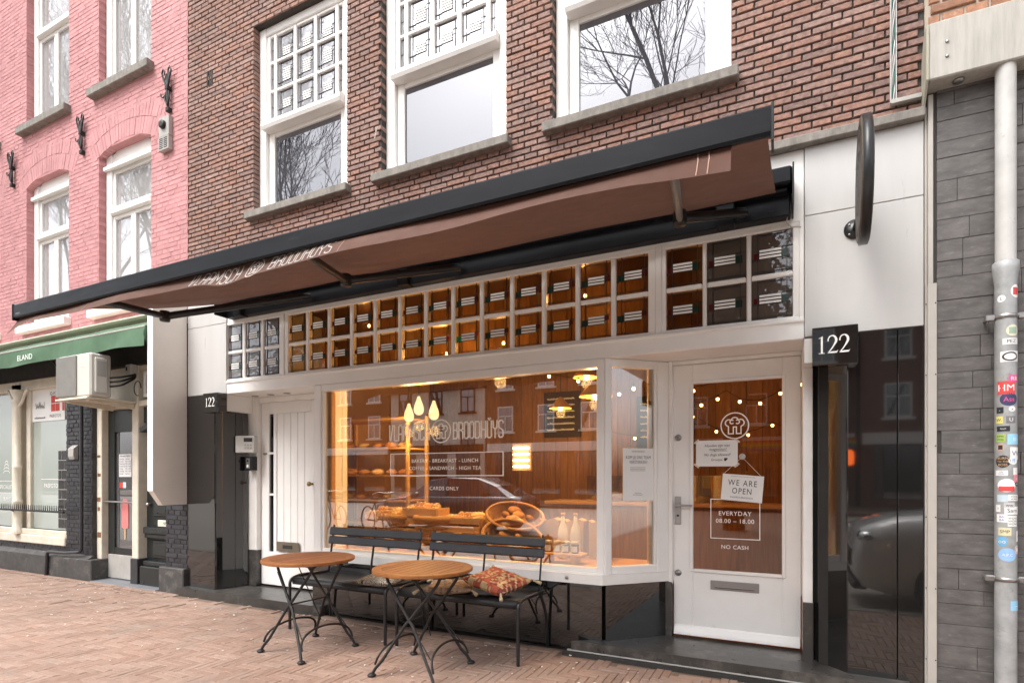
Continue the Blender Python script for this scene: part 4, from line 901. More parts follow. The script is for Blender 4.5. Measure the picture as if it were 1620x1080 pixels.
# ---------------------------------------------------------------- cushions
def pattern(name, cols, sx, sy, kind):
    m, t, out = _nodes(name); L = t.links.new; p = t.nodes.new('ShaderNodeBsdfPrincipled'); L(p.outputs[0], out.inputs['Surface']); p.inputs['Roughness'].default_value = .95
    tc = t.nodes.new('ShaderNodeTexCoord'); mp = t.nodes.new('ShaderNodeMapping'); mp.inputs['Scale'].default_value = (sx, sy, 1); L(tc.outputs['Object'], mp.inputs['Vector'])
    rp = t.nodes.new('ShaderNodeValToRGB'); rp.color_ramp.interpolation = 'CONSTANT'
    if kind == 'swirl':
        w_ = N(t, 'ShaderNodeTexNoise', Scale=1.0, Detail=1.0, Distortion=2.6); L(mp.outputs[0], w_.inputs['Vector']); src = w_.outputs['Fac']
        els = [(0, 0), (.40, 1), (.47, 0), (.54, 1), (.62, 0)]
    else:       # woven squares, each split again into smaller stitched squares
        def cell(k, off):
            sc_ = N(t, 'ShaderNodeVectorMath', _operation='MULTIPLY'); sc_.inputs[1].default_value = (k, k, 0); fl = N(t, 'ShaderNodeVectorMath', _operation='FLOOR'); wn = t.nodes.new('ShaderNodeTexWhiteNoise'); wn.noise_dimensions = '2D'
            L(mp.outputs[0], sc_.inputs[0]); L(sc_.outputs[0], fl.inputs[0]); L(fl.outputs[0], wn.inputs['Vector']); return wn.outputs['Value']
        m1 = N(t, 'ShaderNodeMath', _operation='MULTIPLY_ADD'); m1.inputs[1].default_value = .42; L(cell(4, 0), m1.inputs[0]); m2 = N(t, 'ShaderNodeMath', _operation='MULTIPLY'); m2.inputs[1].default_value = .58; L(cell(1, 0), m2.inputs[0]); L(m2.outputs[0], m1.inputs[2]); src = m1.outputs[0]
        els = [(0, 2), (.22, 0), (.40, 1), (.52, 0), (.66, 3), (.80, 2)]
    while len(rp.color_ramp.elements) < len(els): rp.color_ramp.elements.new(.9)
    for e, (ps, ci) in zip(rp.color_ramp.elements, els): e.position = ps; e.color = (*cols[ci % len(cols)], 1)
    L(src, rp.inputs[0])
    n = N(t, 'ShaderNodeTexNoise', Scale=160.0, Detail=2.0); L(tc.outputs['Object'], n.inputs['Vector'])
    n4 = N(t, 'ShaderNodeTexNoise', Scale=14.0, Detail=4.0); L(tc.outputs['Object'], n4.inputs['Vector'])
    mx = t.nodes.new('ShaderNodeMix'); mx.data_type = 'RGBA'; mx.blend_type = 'MULTIPLY'; mx.inputs[0].default_value = 1
    mr = t.nodes.new('ShaderNodeMapRange'); mr.inputs[1].default_value = .3; mr.inputs[2].default_value = .7; mr.inputs[3].default_value = .6; mr.inputs[4].default_value = 1.25; L(n4.outputs['Fac'], mr.inputs[0])
    L(rp.outputs[0], mx.inputs[6]); L(mr.outputs[0], mx.inputs[7]); L(mx.outputs[2], p.inputs['Base Color'])
    b = N(t, 'ShaderNodeBump', Strength=.5, Distance=.003); L(n.outputs['Fac'], b.inputs['Height']); L(b.outputs[0], p.inputs['Normal'])
    return m
def cushion(name, label, loc, rz, tilt, w_, d_, th, mt, tassels=False, seed=0):
    t = thing(name, label, 'cushion', loc, 0, 'cushions lying on the benches'); t.rotation_euler = (tilt[0], tilt[1], rz); r = random.Random(seed)
    def top(sg):
        def fn(u_, v_):
            a, b = 2*u_-1, 2*v_-1; pin = 1-.10*(1-a*a)*(abs(b)**3)-.0; pin2 = 1-.10*(1-b*b)*(abs(a)**3)
            e = max(0, (1-a**4)*(1-b**4))**.55
            nz = .012*mnoise.noise(Vector((a*2+seed, b*2, sg)))
            return (a*w_/2*pin2, b*d_/2*pin, th*.5+sg*th*.5*e+nz*e+.02*abs(a*b)**3)
        return fn
    m_ = MB(); m_.grid(top(1), 26, 26); m_.grid(top(-1), 26, 26, flip=True); part('cover', m_, mt, t, world=False)
    if tassels:
        for sx in (-1, 1):
            for sy in (-1, 1):
                q = MB(); q.lathe([(0, 0), (.008, .004), (.010, .012), (.007, .02), (.012, .045), (.015, .07), (0, .072)], (0, 0, 0), 10)
                z = MB(); z.merge(q, Matrix.Translation((sx*w_/2*.98, sy*d_/2*.98, th*.5+.018)) @ Matrix.Rotation(atan2(sy, sx), 4, 'Z') @ Matrix.Rotation(radians(112), 4, 'Y')); part('tassel', z, mat_tassel, t, world=False)
    return t
mat_tassel = mat('cream_tassel', (.52, .42, .27), .95, var=.2, scale=80, bump=.5, bscale=300)
cushion('cushion', 'black and white patterned cushion on the left bench', (-3.03, -.40, .452), radians(12), (radians(3), 0, 0), .36, .36, .075, pattern('black_white_print', [(.60, .54, .45), (.02, .019, .02)], 24, 24, 'swirl'), seed=1)
cushion('cushion', 'faded beige cushion lying flat under the red kilim one', (-2.36, -.40, .447), radians(20), (radians(1), 0, 0), .40, .36, .07, pattern('faded_kilim', [(.42, .30, .20), (.30, .20, .14), (.50, .38, .26), (.20, .13, .10)], 14, 14, 'rug'), True, seed=2)
cushion('cushion', 'red and ochre kilim cushion with tassels on the right bench', (-1.99, -.33, .497), radians(-14), (radians(7), radians(9), 0), .42, .38, .10, pattern('red_kilim', [(.46, .11, .06), (.60, .44, .24), (.22, .05, .045), (.50, .38, .20)], 14, 14, 'rug'), True, seed=3)

# ---------------------------------------------------------------- the pink painted house
K = thing('pink_house', 'pink painted brick house with white windows left of the bakery', 'building', (-8.8, 0, 0))
PX0, PX1 = -14.0, BX0-.003
def arch_poly(x0, x1, z0, zs, rise, n=10):
    w_ = x1-x0; o = [(x0, z0), (x1, z0)]
    R = (w_*w_/4+rise*rise)/(2*rise); cz = zs+rise-R; a = math.asin(w_/2/R)
    for i in range(n+1):
        t = a-2*a*i/n; o.append(((x0+x1)/2+R*sin(t), cz+R*cos(t)))
    return o
KW = [(-11.62, -10.60), (-9.80, -8.70), (-7.985, -6.885)]
kh = [(a, b, 3.50, 5.56) for a, b in KW]+[(a, b, 6.36, 8.62) for a, b in KW]
wb = MB(); slab_with_holes(wb, PX0, PX1, .003, .26, 3.26, 10.5, [(h[0]-.0047, h[1]+.0047, h[2]-.0047, h[3]+.0047) for h in kh]); kwall = part('wall', wb, M_pinkm, K)
rects = [r for r in brick_rects(PX0, PX1-.001, 3.27, 9.0, kh, .056, .112, .006, 'cross', .007)]
# flat relieving arches of upright bricks over the lower windows
def in_arch(r):
    cx, cz = (r[0]+r[1])/2, (r[2]+r[3])/2
    return any(a-.13 < cx < b+.13 and 5.50 < cz < 5.93 for a, b in KW)
rects = [r for r in rects if not in_arch(r)]
lay_bricks(rects, kwall, M_pink, 0.0, .09, 'brick', 300, 21, .0018, ch=.004, cover=lambda x, y: y > 488-.2662*(x-20))
rv = random.Random(2)
for a, b in KW:
    vs_ = MB(); cx = (a+b)/2; R = 1.45; zc = 5.455-R+.145
    n = 26; half = math.asin((b-a+.26)/2/R)
    for i in range(n):
        t0, t1 = -half+2*half*i/n+.0016, -half+2*half*(i+1)/n-.0016
        for r0, r1 in ((R, R+.205), (R+.213, R+.40)):
            y = rv.uniform(-.002, .002); q = [(cx+r*sin(t), zc+r*cos(t)) for r, t in ((r0, t0), (r0, t1), (r1, t1), (r1, t0))]
            vs_.prism(q, y, .09, 'y')
    stuff(part('arch_bricks', vs_, M_pink, kwall))
    fl = MB(); fl.box(a-.14, b+.14, .012, .085, 5.42, 5.95); 
def k_window(a, b, z0, z1, arched):
    f = MB(); ar = .065
    f.cbox(a+.002, a+.115, .085, .20, z0, z1, .006); f.cbox(b-.115, b-.002, .085, .20, z0, z1, .006); f.cbox(a+.115, b-.115, .087, .2, z0, z0+.09, .006)
    if arched:
        f.cbox(a+.115, b-.115, .087, .2, z1-.24, z1-.15, .006); f.prism(arch_poly(a+.003, b-.003, z1-.15, z1-.10, .13)[:], .10, .2, 'y'); top = z1-.24
        f.cbox(a+.0, b-.0, .045, .085, z1-.255, z1-.20, .006)
    else: f.cbox(a+.115, b-.115, .087, .2, z1-.10, z1, .006); top = z1-.10
    W_ = part('window', f, M_white, K); tz = top-.52 if arched else top-.78
    tr = MB(); tr.cbox(a+.115, b-.115, .055, .19, tz-.075, tz, .006); part('transom_bar', tr, M_white, W_)
    def sash(x0, x1, c, d, t=.05):
        s = MB(); s.cbox(x0, x0+t, .11, .17, c, d, .005); s.cbox(x1-t, x1, .11, .17, c, d, .005); s.cbox(x0+t, x1-t, .112, .17, c, c+t, .004); s.cbox(x0+t, x1-t, .112, .17, d-t, d, .004); part('sash', s, M_white, W_)
        p = MB(); p.box(x0+t-.003, x1-t+.003, .137, .142, c+t-.003, d-t+.003); part('pane', p, M_pinkglass, W_)
    m = (a+b)/2; sash(a+.117, b-.117, tz+.002, top-.002); sash(a+.117, m-.001, z0+.092, tz-.077); sash(m+.001, b-.117, z0+.092, tz-.077)
    s = MB(); s.cbox(a-.12, b+.06, -.09, .11, z0-.105, z0-.003, .008); part('sill', s, M_stone if not arched else M_whitew, W_)
for a, b in KW: k_window(a, b, 3.50, 5.58, True); k_window(a, b, 6.36, 8.62, False)
rm = MB(); rm.box(PX0+.05, PX1-.05, .28, 3, .3, 9); part('dark_room', rm, M_dark, K)
# ornamental wall anchors
am = MB()
am.tube([(0, -.03, -.24), (0, -.04, .0), (0, -.03, .25)], [.012, .02, .006], 6); am.cbox(-.028, .028, -.05, -.0, -.27, -.22, .006); am.cbox(-.024, .024, -.06, -.0, -.02, .03, .006)
for sx in (-1, 1):
    am.tube([(0, -.04, -.02), (sx*.05, -.05, .10), (sx*.085, -.05, .19), (sx*.06, -.05, .235), (sx*.03, -.05, .20), (sx*.045, -.05, .16)], [.012, .011, .009, .009, .008, .006], 6)
    am.tube([(0, -.04, .02), (sx*.035, -.04, .12), (sx*.02, -.04, .18)], [.012, .012, .006], 6); am.tube([(0, -.04, -.20), (sx*.035, -.045, -.13), (sx*.03, -.04, -.04)], [.012, .012, .008], 6)
am.tube([(-.02, -.04, -.06), (-.07, -.05, -.10), (-.10, -.05, -.08), (-.105, -.05, -.04)], .007, 6)
ame = am.mesh('wall_anchor', M_dark_iron)
for x, z in ((-10.14, 5.85), (-8.324, 5.87), (-6.507, 5.91)): inst('wall_anchor', ame, K, (x, 0, z))
al = thing('alarm_box', 'grey alarm siren box with a louvred grille on the pink wall', 'alarm', (-6.56, 0, 5.19))
b = MB(); b.cbox(-6.655, -6.465, -.05, 0, 5.36, 5.59, .004); part('housing', b, M_grey, al); b = MB(); b.cbox(-6.655, -6.465, -.055, 0, 5.195, 5.356, .004); part('housing', b, M_grey, al)
b = MB(); b.lathe([(0, 0), (.05, 0), (.046, -.03), (.02, -.035), (0, -.03)], (-6.565, -.05, 5.49), 16, axis='y'); part('lamp', b, M_dark_iron, al)
for i in range(6):
    b = MB()
    for x0 in (-6.635, -6.552): b.box(x0, x0+.068, -.0565, -.0545, 5.215+i*.022, 5.227+i*.022)
    part('louvre', b, M_ink, al)
# ground floor: cornice, shop window, black brick piers, doors
co = MB(); co.prism([(-.20, 3.24), (-.20, 3.225), (-.17, 3.205), (-.12, 3.20), (-.06, 3.15), (0, 3.13), (.2, 3.13), (.2, 3.27), (-.12, 3.27)], PX0, PX1-.02, 'x'); part('cornice', co, M_cream, K)
fr = MB(); fr.box(PX0, PX1-.02, .02, .2, 2.74, 3.13); part('frieze', fr, M_dark, K)
bp = MB(); bp.box(-8.76, -8.15, .008, .3, .25, 2.74); bp.box(-6.60, PX1, .008, .3, .26, 2.74); bp.box(PX0, -8.76, .008, .3, .25, .43); pw = part('pier', bp, M_blackm, K)
lay_bricks(brick_rects(-8.76, -8.15, .27, 2.74, [], .056, .112, .008, 'cross')+brick_rects(PX0, -8.76, .30, .42, [], .056, .112, .008, 'cross'), pw, M_blackbr, 0, .09, 'brick', 260, 5, .002, ch=.004)
lay_bricks(brick_rects(-6.60, PX1, .28, 2.74, [], .056, .112, .008, 'cross'), pw, M_blackbr, 0, .09, 'brick', 40, 6, .002, ch=.004)
ph = MB(); ph.cbox(PX0, -8.02, -.075, .25, -.03, .27, .01); ph.prism([(-.06, .27), (0, .31), (.02, .31), (.02, .27)], PX0, -8.12, 'x'); ph.cbox(-6.66, PX1-.01, -.05, .25, -.03, .285, .01); part('plinth', ph, mat('black_painted_stone', (.06, .057, .055), .6, var=.3, scale=6, bump=.3, stain=((.2, .18, .165), 7, .54, .5)), K)
dn = MB(); dn.tube(bez([(-8.27, -.06, 2.35), (-8.27, -.06, .36), (-8.62, -.09, .33), (-9.02, -.10, .33), (-9.05, -.10, .0)]), .022, 8); part('drain_pipe', dn, M_blackbr, K)
bx_ = MB(); bx_.prism([(-.055, 1.62), (-.055, 1.72), (0, 1.77), (0, 1.58), (-.04, 1.58)], -8.60, -8.47, 'x'); part('post_lamp_box', bx_, M_grey, K)
# shop window of the left-hand shop
sw_ = MB()
for a, b in ((-10.30, -10.02), (-8.80, -8.762)): sw_.cbox(a, b, .03, .16, .50, 2.70, .006)
sw_.cbox(PX0, -8.762, -.02, .16, .40, .52, .01); sw_.cbox(PX0, -8.762, .03, .16, 2.60, 2.74, .006); sw_.cbox(PX0, -8.762, .0, .05, .52, .60, .008); sw_.cbox(-9.95, -9.84, .06, .16, .6, 2.6, .005); sw_.cbox(-12.3, -12.1, .03, .16, .5, 2.7, .006)
M_printbr = mat('printed_black_bricks', (.03, .03, .032), .25, rnd=.3)
kw_ = part('shop_window', sw_, M_cream, K)
fg = mirror_pane('frosted_window_film', (.42, .47, .43), .16, wav=.05)
for a, b in ((-12.1, -10.30), (-9.84, -8.80)):
    p = MB(); p.box(a, b, .10, .106, .6, 2.6); part('pane', p, fg, kw_)
cl = MB(); cl.lathe([(.075, .52), (.075, .58), (.055, .60), (.05, .95), (.062, .97), (.062, 1.0), (.048, 1.02), (.045, 1.45), (.055, 1.47), (.055, 1.5), (.042, 1.52), (.04, 2.38), (.06, 2.42), (.065, 2.46), (.05, 2.48), (.085, 2.56), (.085, 2.6)], (-10.0, -.02, 0), 16); 
for sx in (-1, 1): cl.tube([(-10.0, -.02, 2.34), (-10.0+sx*.12, -.02, 2.42), (-10.0+sx*.22, -.02, 2.56), (-10.0+sx*.28, -.02, 2.60)], .018, 8)
part('column', cl, M_cream, kw_)
br_ = MB(); br_.box(-9.16, -8.802, .096, .0995, .62, 1.72); part('print_ground', br_, M_grey, kw_)
for i in range(8):
    x = -9.16-(.07 if i % 2 else 0)
    while x < -8.802:
        a_, b_ = max(x, -9.16)+.006, min(x+.15, -8.802)-.006
        if b_-a_ > .02: br_ = MB(); br_.cbox(a_, b_, .092, .0955, .63+i*.136, .755+i*.136, .001); part('brick_print', br_, M_printbr, kw_)
        x += .15
pl2 = lambda a, b: (a, .0985, b)
lt = MB(); text_mb(lt, 'HAARSPECIALIST', .085, -10.75, 1.16, .099); part('lettering', lt, M_vinyl, kw_)
lt = MB(); text_mb(lt, 'ELAND', .07, -10.60, .99, .099); part('lettering', lt, M_vinyl, kw_)
lt = MB(); text_mb(lt, 'PASFOTO', .085, -9.36, 1.19, .099); part('lettering', lt, M_vinyl, kw_)
for p_ in ([(-11.2, 1.28), (-10.32, 1.28)], [(-11.2, 1.10), (-10.32, 1.10)], [(-9.62, 1.31), (-9.05, 1.31)]): lt = MB(); ribbon(lt, p_, .008, pl2); part('rule_line', lt, M_vinyl, kw_)
for k in range(4):
    lt = MB(); ribbon(lt, [(-10.62+(.10-.02*k)*cos(t_*pi/8), 1.40+k*.05+.035*sin(t_*pi/8)) for t_ in range(9)], .010, pl2); part('crest_line', lt, M_vinyl, kw_)
pst = thing('window_poster', 'white poster with red photo squares in the left shop window', 'poster', (-9.4, .09, 2.14))
b = MB(); b.box(-9.84, -8.98, .088, .092, 2.14, 2.60); part('sheet', b, M_paper, pst)
rd_ = mat('red_print', (.62, .06, .045), .7, bump=0)
for i in range(2):
    for k in range(2): b = MB(); b.box(-9.33+i*.115, -9.225+i*.115, .0855, .0875, 2.27+k*.115, 2.375+k*.115); part('photo_square', b, rd_, pst)
b = MB(); b.box(-9.04, -8.985, .0855, .0875, 2.27, 2.42); part('photo_square', b, rd_, pst)
b = MB(); text_mb(b, 'ID-FOTO', .07, -9.22, 2.50, .087); text_mb(b, 'PASFOTO\'S', .06, -9.22, 2.185, .087); squig(b, .0868, -9.78, 2.18, .3, .03, 4, .006); squig(b, .0868, -9.75, 2.32, .26, .11, 5, .005); part('print', b, M_ink, pst)
rl = MB(); rl.cbox(PX0, -8.60, -.115, -.09, .86, .885, .003)
for i in range(66): 
    x = -8.62-i*.055; rl.tube([(x, -.103, .875), (x, -.103, .955)], [.007, .003], 5)
for x in (-10.0, -12.2): rl.tube([(x, -.10, .87), (x, -.05, .84), (x, .0, .84)], .012, 6)
part('spiked_rail', rl, M_dark_iron, K)
# glazed door with the lolly print
do = MB(); do.cbox(-8.15, -8.04, .06, .2, .0, 2.22, .006); do.cbox(-7.36, -7.235, .05, .2, .32, 2.74, .008); do.cbox(-8.15, -7.36, .06, .2, 2.22, 2.30, .006); do.cbox(-7.235, -6.60, .06, .2, 2.23, 2.30, .006); do.cbox(-8.15, -7.36, .09, .2, 2.30, 2.74, .004); do.cbox(-7.235, -6.60, .08, .2, 2.68, 2.74, .004)
kdf = part('door_frame', do, M_cream, K)
ft = MB(); ft.cbox(-7.37, -7.225, .035, .2, -.02, .32, .006); part('frame_foot', ft, M_blackm, kdf)
rs = MB()
for z in (.55, .9, 1.02, 1.35, 1.60, .2): rs.cbox(-8.142+rv.uniform(0, .02), -8.06+rv.uniform(-.02, .01), .0565, .0605, z, z+rv.uniform(.03, .07), .001)
part('rust_patch', rs, mat('rusty_hinge', (.20, .09, .035), .9, bump=.5), kdf)
bd = MB(); mt_dd = mat('dark_green_black_paint', (.017, .021, .021), .3, var=.2, bump=.06, stain=((.10, .095, .09), 30, .7, .4))
for a, b, c, d in ((-8.04, -7.90, .02, 2.22), (-7.46, -7.36, .02, 2.22)): bd.cbox(a, b, .14, .19, c, d, .005)
bd.cbox(-7.90, -7.46, .141, .19, 1.93, 2.22, .004); bd.cbox(-7.90, -7.46, .141, .19, .33, .42, .004)
kd = part('glazed_door', bd, mt_dd, K)
p = MB(); p.box(-7.91, -7.45, .165, .17, .41, 1.94); part('pane', p, mirror_pane('glazed_door_glass', (.10, .10, .10), .22), kd)
p = MB(); p.cbox(-8.03, -7.37, .13, .185, .02, .33, .004); part('kick_plate', p, M_grey, kd)
p = MB(); p.tube([(-8.06, .10, 1.02), (-7.38, .10, 1.02)], .014, 8); part('push_bar', p, M_steel, kd)
lo = MB(); lo.prism([(-7.70+.075*cos(t), .96+.10*sin(t)) if sin(t) > 0 else (-7.70+.075*cos(t), .70+.03*sin(t)) for t in [2*pi*i/24 for i in range(24)]], .158, .1645, 'y'); part('lolly_print', lo, mat('pink_lolly', (.72, .22, .22), .5), kd)
lo = MB(); lo.cbox(-7.717, -7.683, .157, .1645, .53, .67, .008); part('lolly_stick', lo, mat('lolly_stick', (.55, .36, .18), .6), kd)
hn = thing('hours_notice', 'white opening hours sheet on the glass of the dark shop door', 'notice', (-7.70, .163, 1.35))
b = MB(); b.box(-7.83, -7.56, .159, .163, 1.345, 1.64); part('sheet', b, M_paper, hn)
b = MB(); text_mb(b, 'OPENINGSTIJDEN', .030, -7.695, 1.605, .158)
for i, dn_ in enumerate(('Maandag', 'Dinsdag', 'Woensdag', 'Donderdag', 'Vrijdag', 'Zaterdag', 'Zondag')): text_mb(b, dn_, .026, -7.815, 1.57-i*.032, .158, 'LEFT'); text_mb(b, 'Gesloten' if i in (0, 6) else '9.00 - 18.00', .026, -7.69, 1.57-i*.032, .158, 'LEFT')
part('print', b, mat('blue_ink', (.04, .04, .16), .8, bump=0), hn)
stc = thing('door_sticker', 'small red and white sticker below the opening hours sheet', 'sticker', (-7.74, .163, 1.2)); b = MB(); b.box(-7.82, -7.745, .160, .163, 1.20, 1.275); part('red_half', b, rd_, stc); b = MB(); b.box(-7.745, -7.68, .160, .163, 1.20, 1.275); part('white_half', b, M_paper, stc)
# panelled house door, fanlight
pdn = MB(); pdn.cbox(-7.235, -6.60, .16, .21, .03, 2.22, .004); pdn.cbox(-7.20, -6.60, .09, .16, .64, .72, .006); pdn.cbox(-7.2, -6.60, .11, .16, .585, .635, .004); pdn.cbox(-7.19, -6.62, .04, .16, .0, .24, .01); pdn.cbox(-7.19, -6.62, .08, .16, .24, .30, .01)
for a, b, c, d in ((-7.08, -6.75, .33, .56), (-7.07, -6.75, .85, 1.85)):
    pdn.cbox(a, b, .135, .16, c, d, .012); pdn.cbox(a+.04, b-.04, .120, .135, c+.04, d-.04, .01)
pdn.cbox(-7.20, -6.60, .10, .16, 2.02, 2.22, .004); pdn.prism([(-7.2, 1.95), (-7.05, 2.0), (-6.9, 2.06), (-6.6, 2.06), (-6.6, 2.01), (-6.9, 2.01), (-7.06, 1.94), (-7.2, 1.9)], .05, .15, 'y')
kp = part('panelled_door', pdn, mt_dd, K)
b = MB(); b.cbox(-6.93, -6.65, .108, .12, .735, .815, .003); part('letter_slot', b, M_cream, kp); b = MB(); text_mb(b, '97', .05, -6.79, .757, .107); part('numerals', b, M_ink, kp)
b = MB(); b.lathe([(0, 0), (.022, 0), (.02, -.03), (.028, -.05), (0, -.06)], (-7.15, .16, 1.0), 12, axis='y'); part('door_knob', b, M_steel, kp)
fl = MB()
for a, b, c, d in ((-7.16, -7.12, 2.34, 2.66), (-6.66, -6.62, 2.34, 2.66), (-7.12, -6.66, 2.34, 2.38), (-7.12, -6.66, 2.62, 2.66)): fl.cbox(a, b, .07, .12, c, d, .004)
fl_ = part('fanlight', fl, M_white, K); b = MB(); b.box(-7.13, -6.65, .10, .105, 2.37, 2.63); part('pane', b, mirror_pane('dim_fanlight_glass', (.06, .055, .05), .15), fl_)
# slate strip at the thresholds
th = MB(); th.cbox(-8.02, -6.66, -.09, .2, -.02, .008, .004); part('threshold', th, mat('blue_slate', (.17, .175, .19), .6, bump=.2), K)
# beige projecting panel at the party wall
bp_ = thing('side_panel', 'tall beige metal panel projecting from the wall between the two shops', 'panel', (-6.25, 0, 1.03))
b = MB(); b.prism([(-.002, 1.03), (-.28, 1.03), (-.385, 1.19), (-.385, 3.31), (-.002, 3.31)], -6.295, -6.205, 'x'); part('panel_body', b, M_beige, bp_); b = MB(); b.cbox(-6.30, -6.203, -.392, -.3855, 1.19, 3.31, .002); part('edge_trim', b, M_white, bp_)
# green awning of the left shop
ga = thing('green_awning', 'green canvas awning rolled half out over the left shop', 'awning', (-9, 0, 3.1))
def gcan(u_, v_):
    x = -13.5+u_*7.19; rip = .012*sin(u_*60)*v_+.01*sin(u_*23)
    y = -.12-.28*v_; z = 3.16-.14*v_+.02*sin(pi*v_)+rip*.4
    return (x, y, z)
b = MB(); b.grid(gcan, 80, 6); part('canvas', b, M_greenc, ga)
def gval(u_, v_):
    x = -13.5+u_*7.19; return (x, -.405-.02*sin(u_*40+v_)*v_-.02*v_, 3.015-.215*v_-.012*sin(u_*33)*v_)
b = MB(); b.grid(gval, 120, 5); gv = part('valance', b, M_greenc, ga)
b = MB(); text_mb(b, 'ELAND', .10, -8.78, 2.85, -.452, sx=1.2); part('lettering', b, M_vinyl, gv)
b = MB(); b.grid(lambda u_, v_: (-6.318+.01*sin(v_*6), -.12-.28*u_-.03*u_*sin(v_*5), (3.15-.14*u_)*(1-v_)+v_*(2.95-.20*u_)), 10, 8); part('side_curtain', b, M_greenc, ga)
b = MB(); b.tube([(-13.5, -.10, 3.12), (-6.32, -.10, 3.12)], .04, 10); part('roller', b, M_grey, ga)
b = MB(); b.tube([(-13.5, -.40, 3.01), (-6.32, -.40, 3.01)], .012, 8); part('front_rod', b, M_grey, ga)
for x in (-10.3, -8.6): b = MB(); b.tube([(x, -.03, 2.75), (x, -.10, 2.72), (x, -.39, 3.0)], .012, 6); part('stay', b, M_dark_iron, ga)
# air conditioner
ac = thing('air_conditioner', 'white outdoor air conditioning unit on a wooden shelf under the green awning', 'air conditioner', (-7.55, -.3, 2.27))
M_acw = mat('aged_white_plastic', (.58, .56, .51), .45, var=.06, bump=.06, stain=((.45, .40, .32), 7, .64, .4))
b = MB(); b.cbox(-7.90, -7.20, -.50, -.27, 2.285, 2.79, .018); part('casing', b, M_acw, ac)
b = MB(); b.cbox(-7.89, -7.47, -.515, -.50, 2.30, 2.775, .006); gr_ = part('grille', b, mat('grey_grille', (.22, .215, .205), .6), ac)
for i in range(22): b = MB(); b.box(-7.885+i*.0187, -7.879+i*.0187, -.519, -.5155, 2.305, 2.77); part('grille_bar', b, M_grey, gr_)
b = MB(); b.cbox(-7.20, -7.175, -.46, -.32, 2.33, 2.74, .012); part('service_cover', b, M_acw, ac); b = MB(); b.box(-7.1745, -7.172, -.44, -.34, 2.52, 2.70); part('data_label', b, M_grey, ac)
b = MB(); text_mb(b, 'DAIKIN', .022, -7.36, 2.62, -.5015); part('badge', b, M_grey, ac)
for i in range(3): b = MB(); b.tube(bez([(-7.20, -.29, 2.42+i*.05), (-7.12, -.20, 2.44+i*.05), (-7.16, -.02, 2.56+i*.02), (-7.25, .02, 2.62)]), .012, 6); part('pipe', b, M_dark_iron, ac)
b = MB(); b.tube([(-7.12+.07*cos(t), -.02, 2.43+.09*sin(t)) for t in [i*.5 for i in range(11)]], .006, 6); part('cable_loop', b, M_dark_iron, ac)
sh = thing('wall_shelf', 'cream wooden bracket shelf holding the air conditioning unit', 'shelf', (-7.6, 0, 2.2))
b = MB(); b.cbox(-7.93, -7.24, -.51, .04, 2.258, 2.282, .004); part('board', b, M_cream, sh)
for x in (-7.75, -7.32): b = MB(); b.prism([(0.04, 2.256), (-.46, 2.256), (-.46, 2.235), (.04, 2.19)], x-.02, x+.02, 'x'); part('bracket', b, M_cream, sh)
jb_ = thing('junction_box', 'small white junction box on the frame beside the air conditioner', 'box', (-7.28, .0, 2.62)); b = MB(); b.cbox(-7.36, -7.24, -.03, .048, 2.60, 2.74, .008); part('housing', b, M_acw, jb_); b = MB(); b.cbox(-7.34, -7.31, -.034, -.0305, 2.66, 2.71, .002); part('switch', b, M_ink, jb_)

# ---------------------------------------------------------------- building on the right
Q = thing('tiled_building', 'building clad in dark grey tiles right of the bakery', 'building', (2.4, 0, 0))
QX0, QX1 = BX1+.003, 4.6
tw = MB(); tw.box(QX0, QX1, .012, .3, -.02, 3.72); tw_ = part('wall', tw, M_tilej, Q)
rq = random.Random(12); z = 0.0
while z < 3.69:
    h = rq.choice((.085, .10, .125, .125, .135)); h = min(h, 3.72-z); x = .838-rq.uniform(0, .5)
    while x < QX1:
        l = rq.choice((.28, .42, .56)); a, b_ = max(x, .838), min(x+l, QX1)
        if b_-a > .03: t = MB(); t.cbox(a+.001, b_-.001, rq.uniform(-.002, .002), .02, z+.001, z+h-.0015, .0015); part('tile', t, M_tile, tw_)
        x += l
    z += h
sp_ = MB(); sp_.cbox(.779, .789, -.012, .05, 0, 2.52, .002); sp_.cbox(.789, .836, -.022, .05, 0, 2.52, .003); sp_.cbox(.792, .818, -.02, .05, 2.52, 3.66, .002); sp_.cbox(.779, .791, .0, .05, 2.52, 3.6, .001, )
stp = part('corner_strip', sp_, mat('grey_aluminium_strip', (.46, .43, .39), .5, var=.08, bump=.05), Q)
for i in range(6):
    for x in (.784, .829): b = MB(); b.lathe([(0, -.0), (.004, 0), (.003, -.004), (0, -.004)], (x, -.022 if x > .8 else -.012, .25+i*.43), 8, axis='y'); part('screw', b, M_ink, stp)
cn = MB(); cn.cbox(.775, QX1, -.13, .3, 3.684, 4.02, .008); part('canopy', cn, M_conc, Q)
cp = MB(); cp.prism([(-.135, 3.69), (-.135, 4.01), (-.06, 3.99), (-.005, 3.86), (-.005, 3.55), (-.02, 3.55)], .762, .774, 'x'); part('canopy_cheek', cp, mat('mossy_concrete', (.42, .40, .32), .85, bump=.3, stain=((.2, .2, .14), 9, .55, .6)), Q)
for z in (3.80, 3.885): b = MB(); b.lathe([(0, 0), (.010, 0), (.007, -.007), (0, -.008)], (.862, -.13, z), 12, axis='y'); part('bolt', b, M_steel, Q)
b = MB(); b.lathe([(0, 3.684), (.03, 3.684), (.026, 3.672), (.012, 3.668), (0, 3.668)], (.93, -.06, 0), 16); part('downlight', b, M_steel, Q)
ub = MB(); ub.box(QX0, QX1, .012, .3, 4.02, 9.5); uw = part('upper_wall', ub, mat('pale_mortar', (.42, .36, .29), .95, bump=.5), Q)
M_oldbr = mat('worn_orange_brick', (.36, .18, .11), .9, var=.35, scale=16, bump=.7, bscale=70, rnd=.2, stain=((.5, .43, .35), 20, .58, .7))
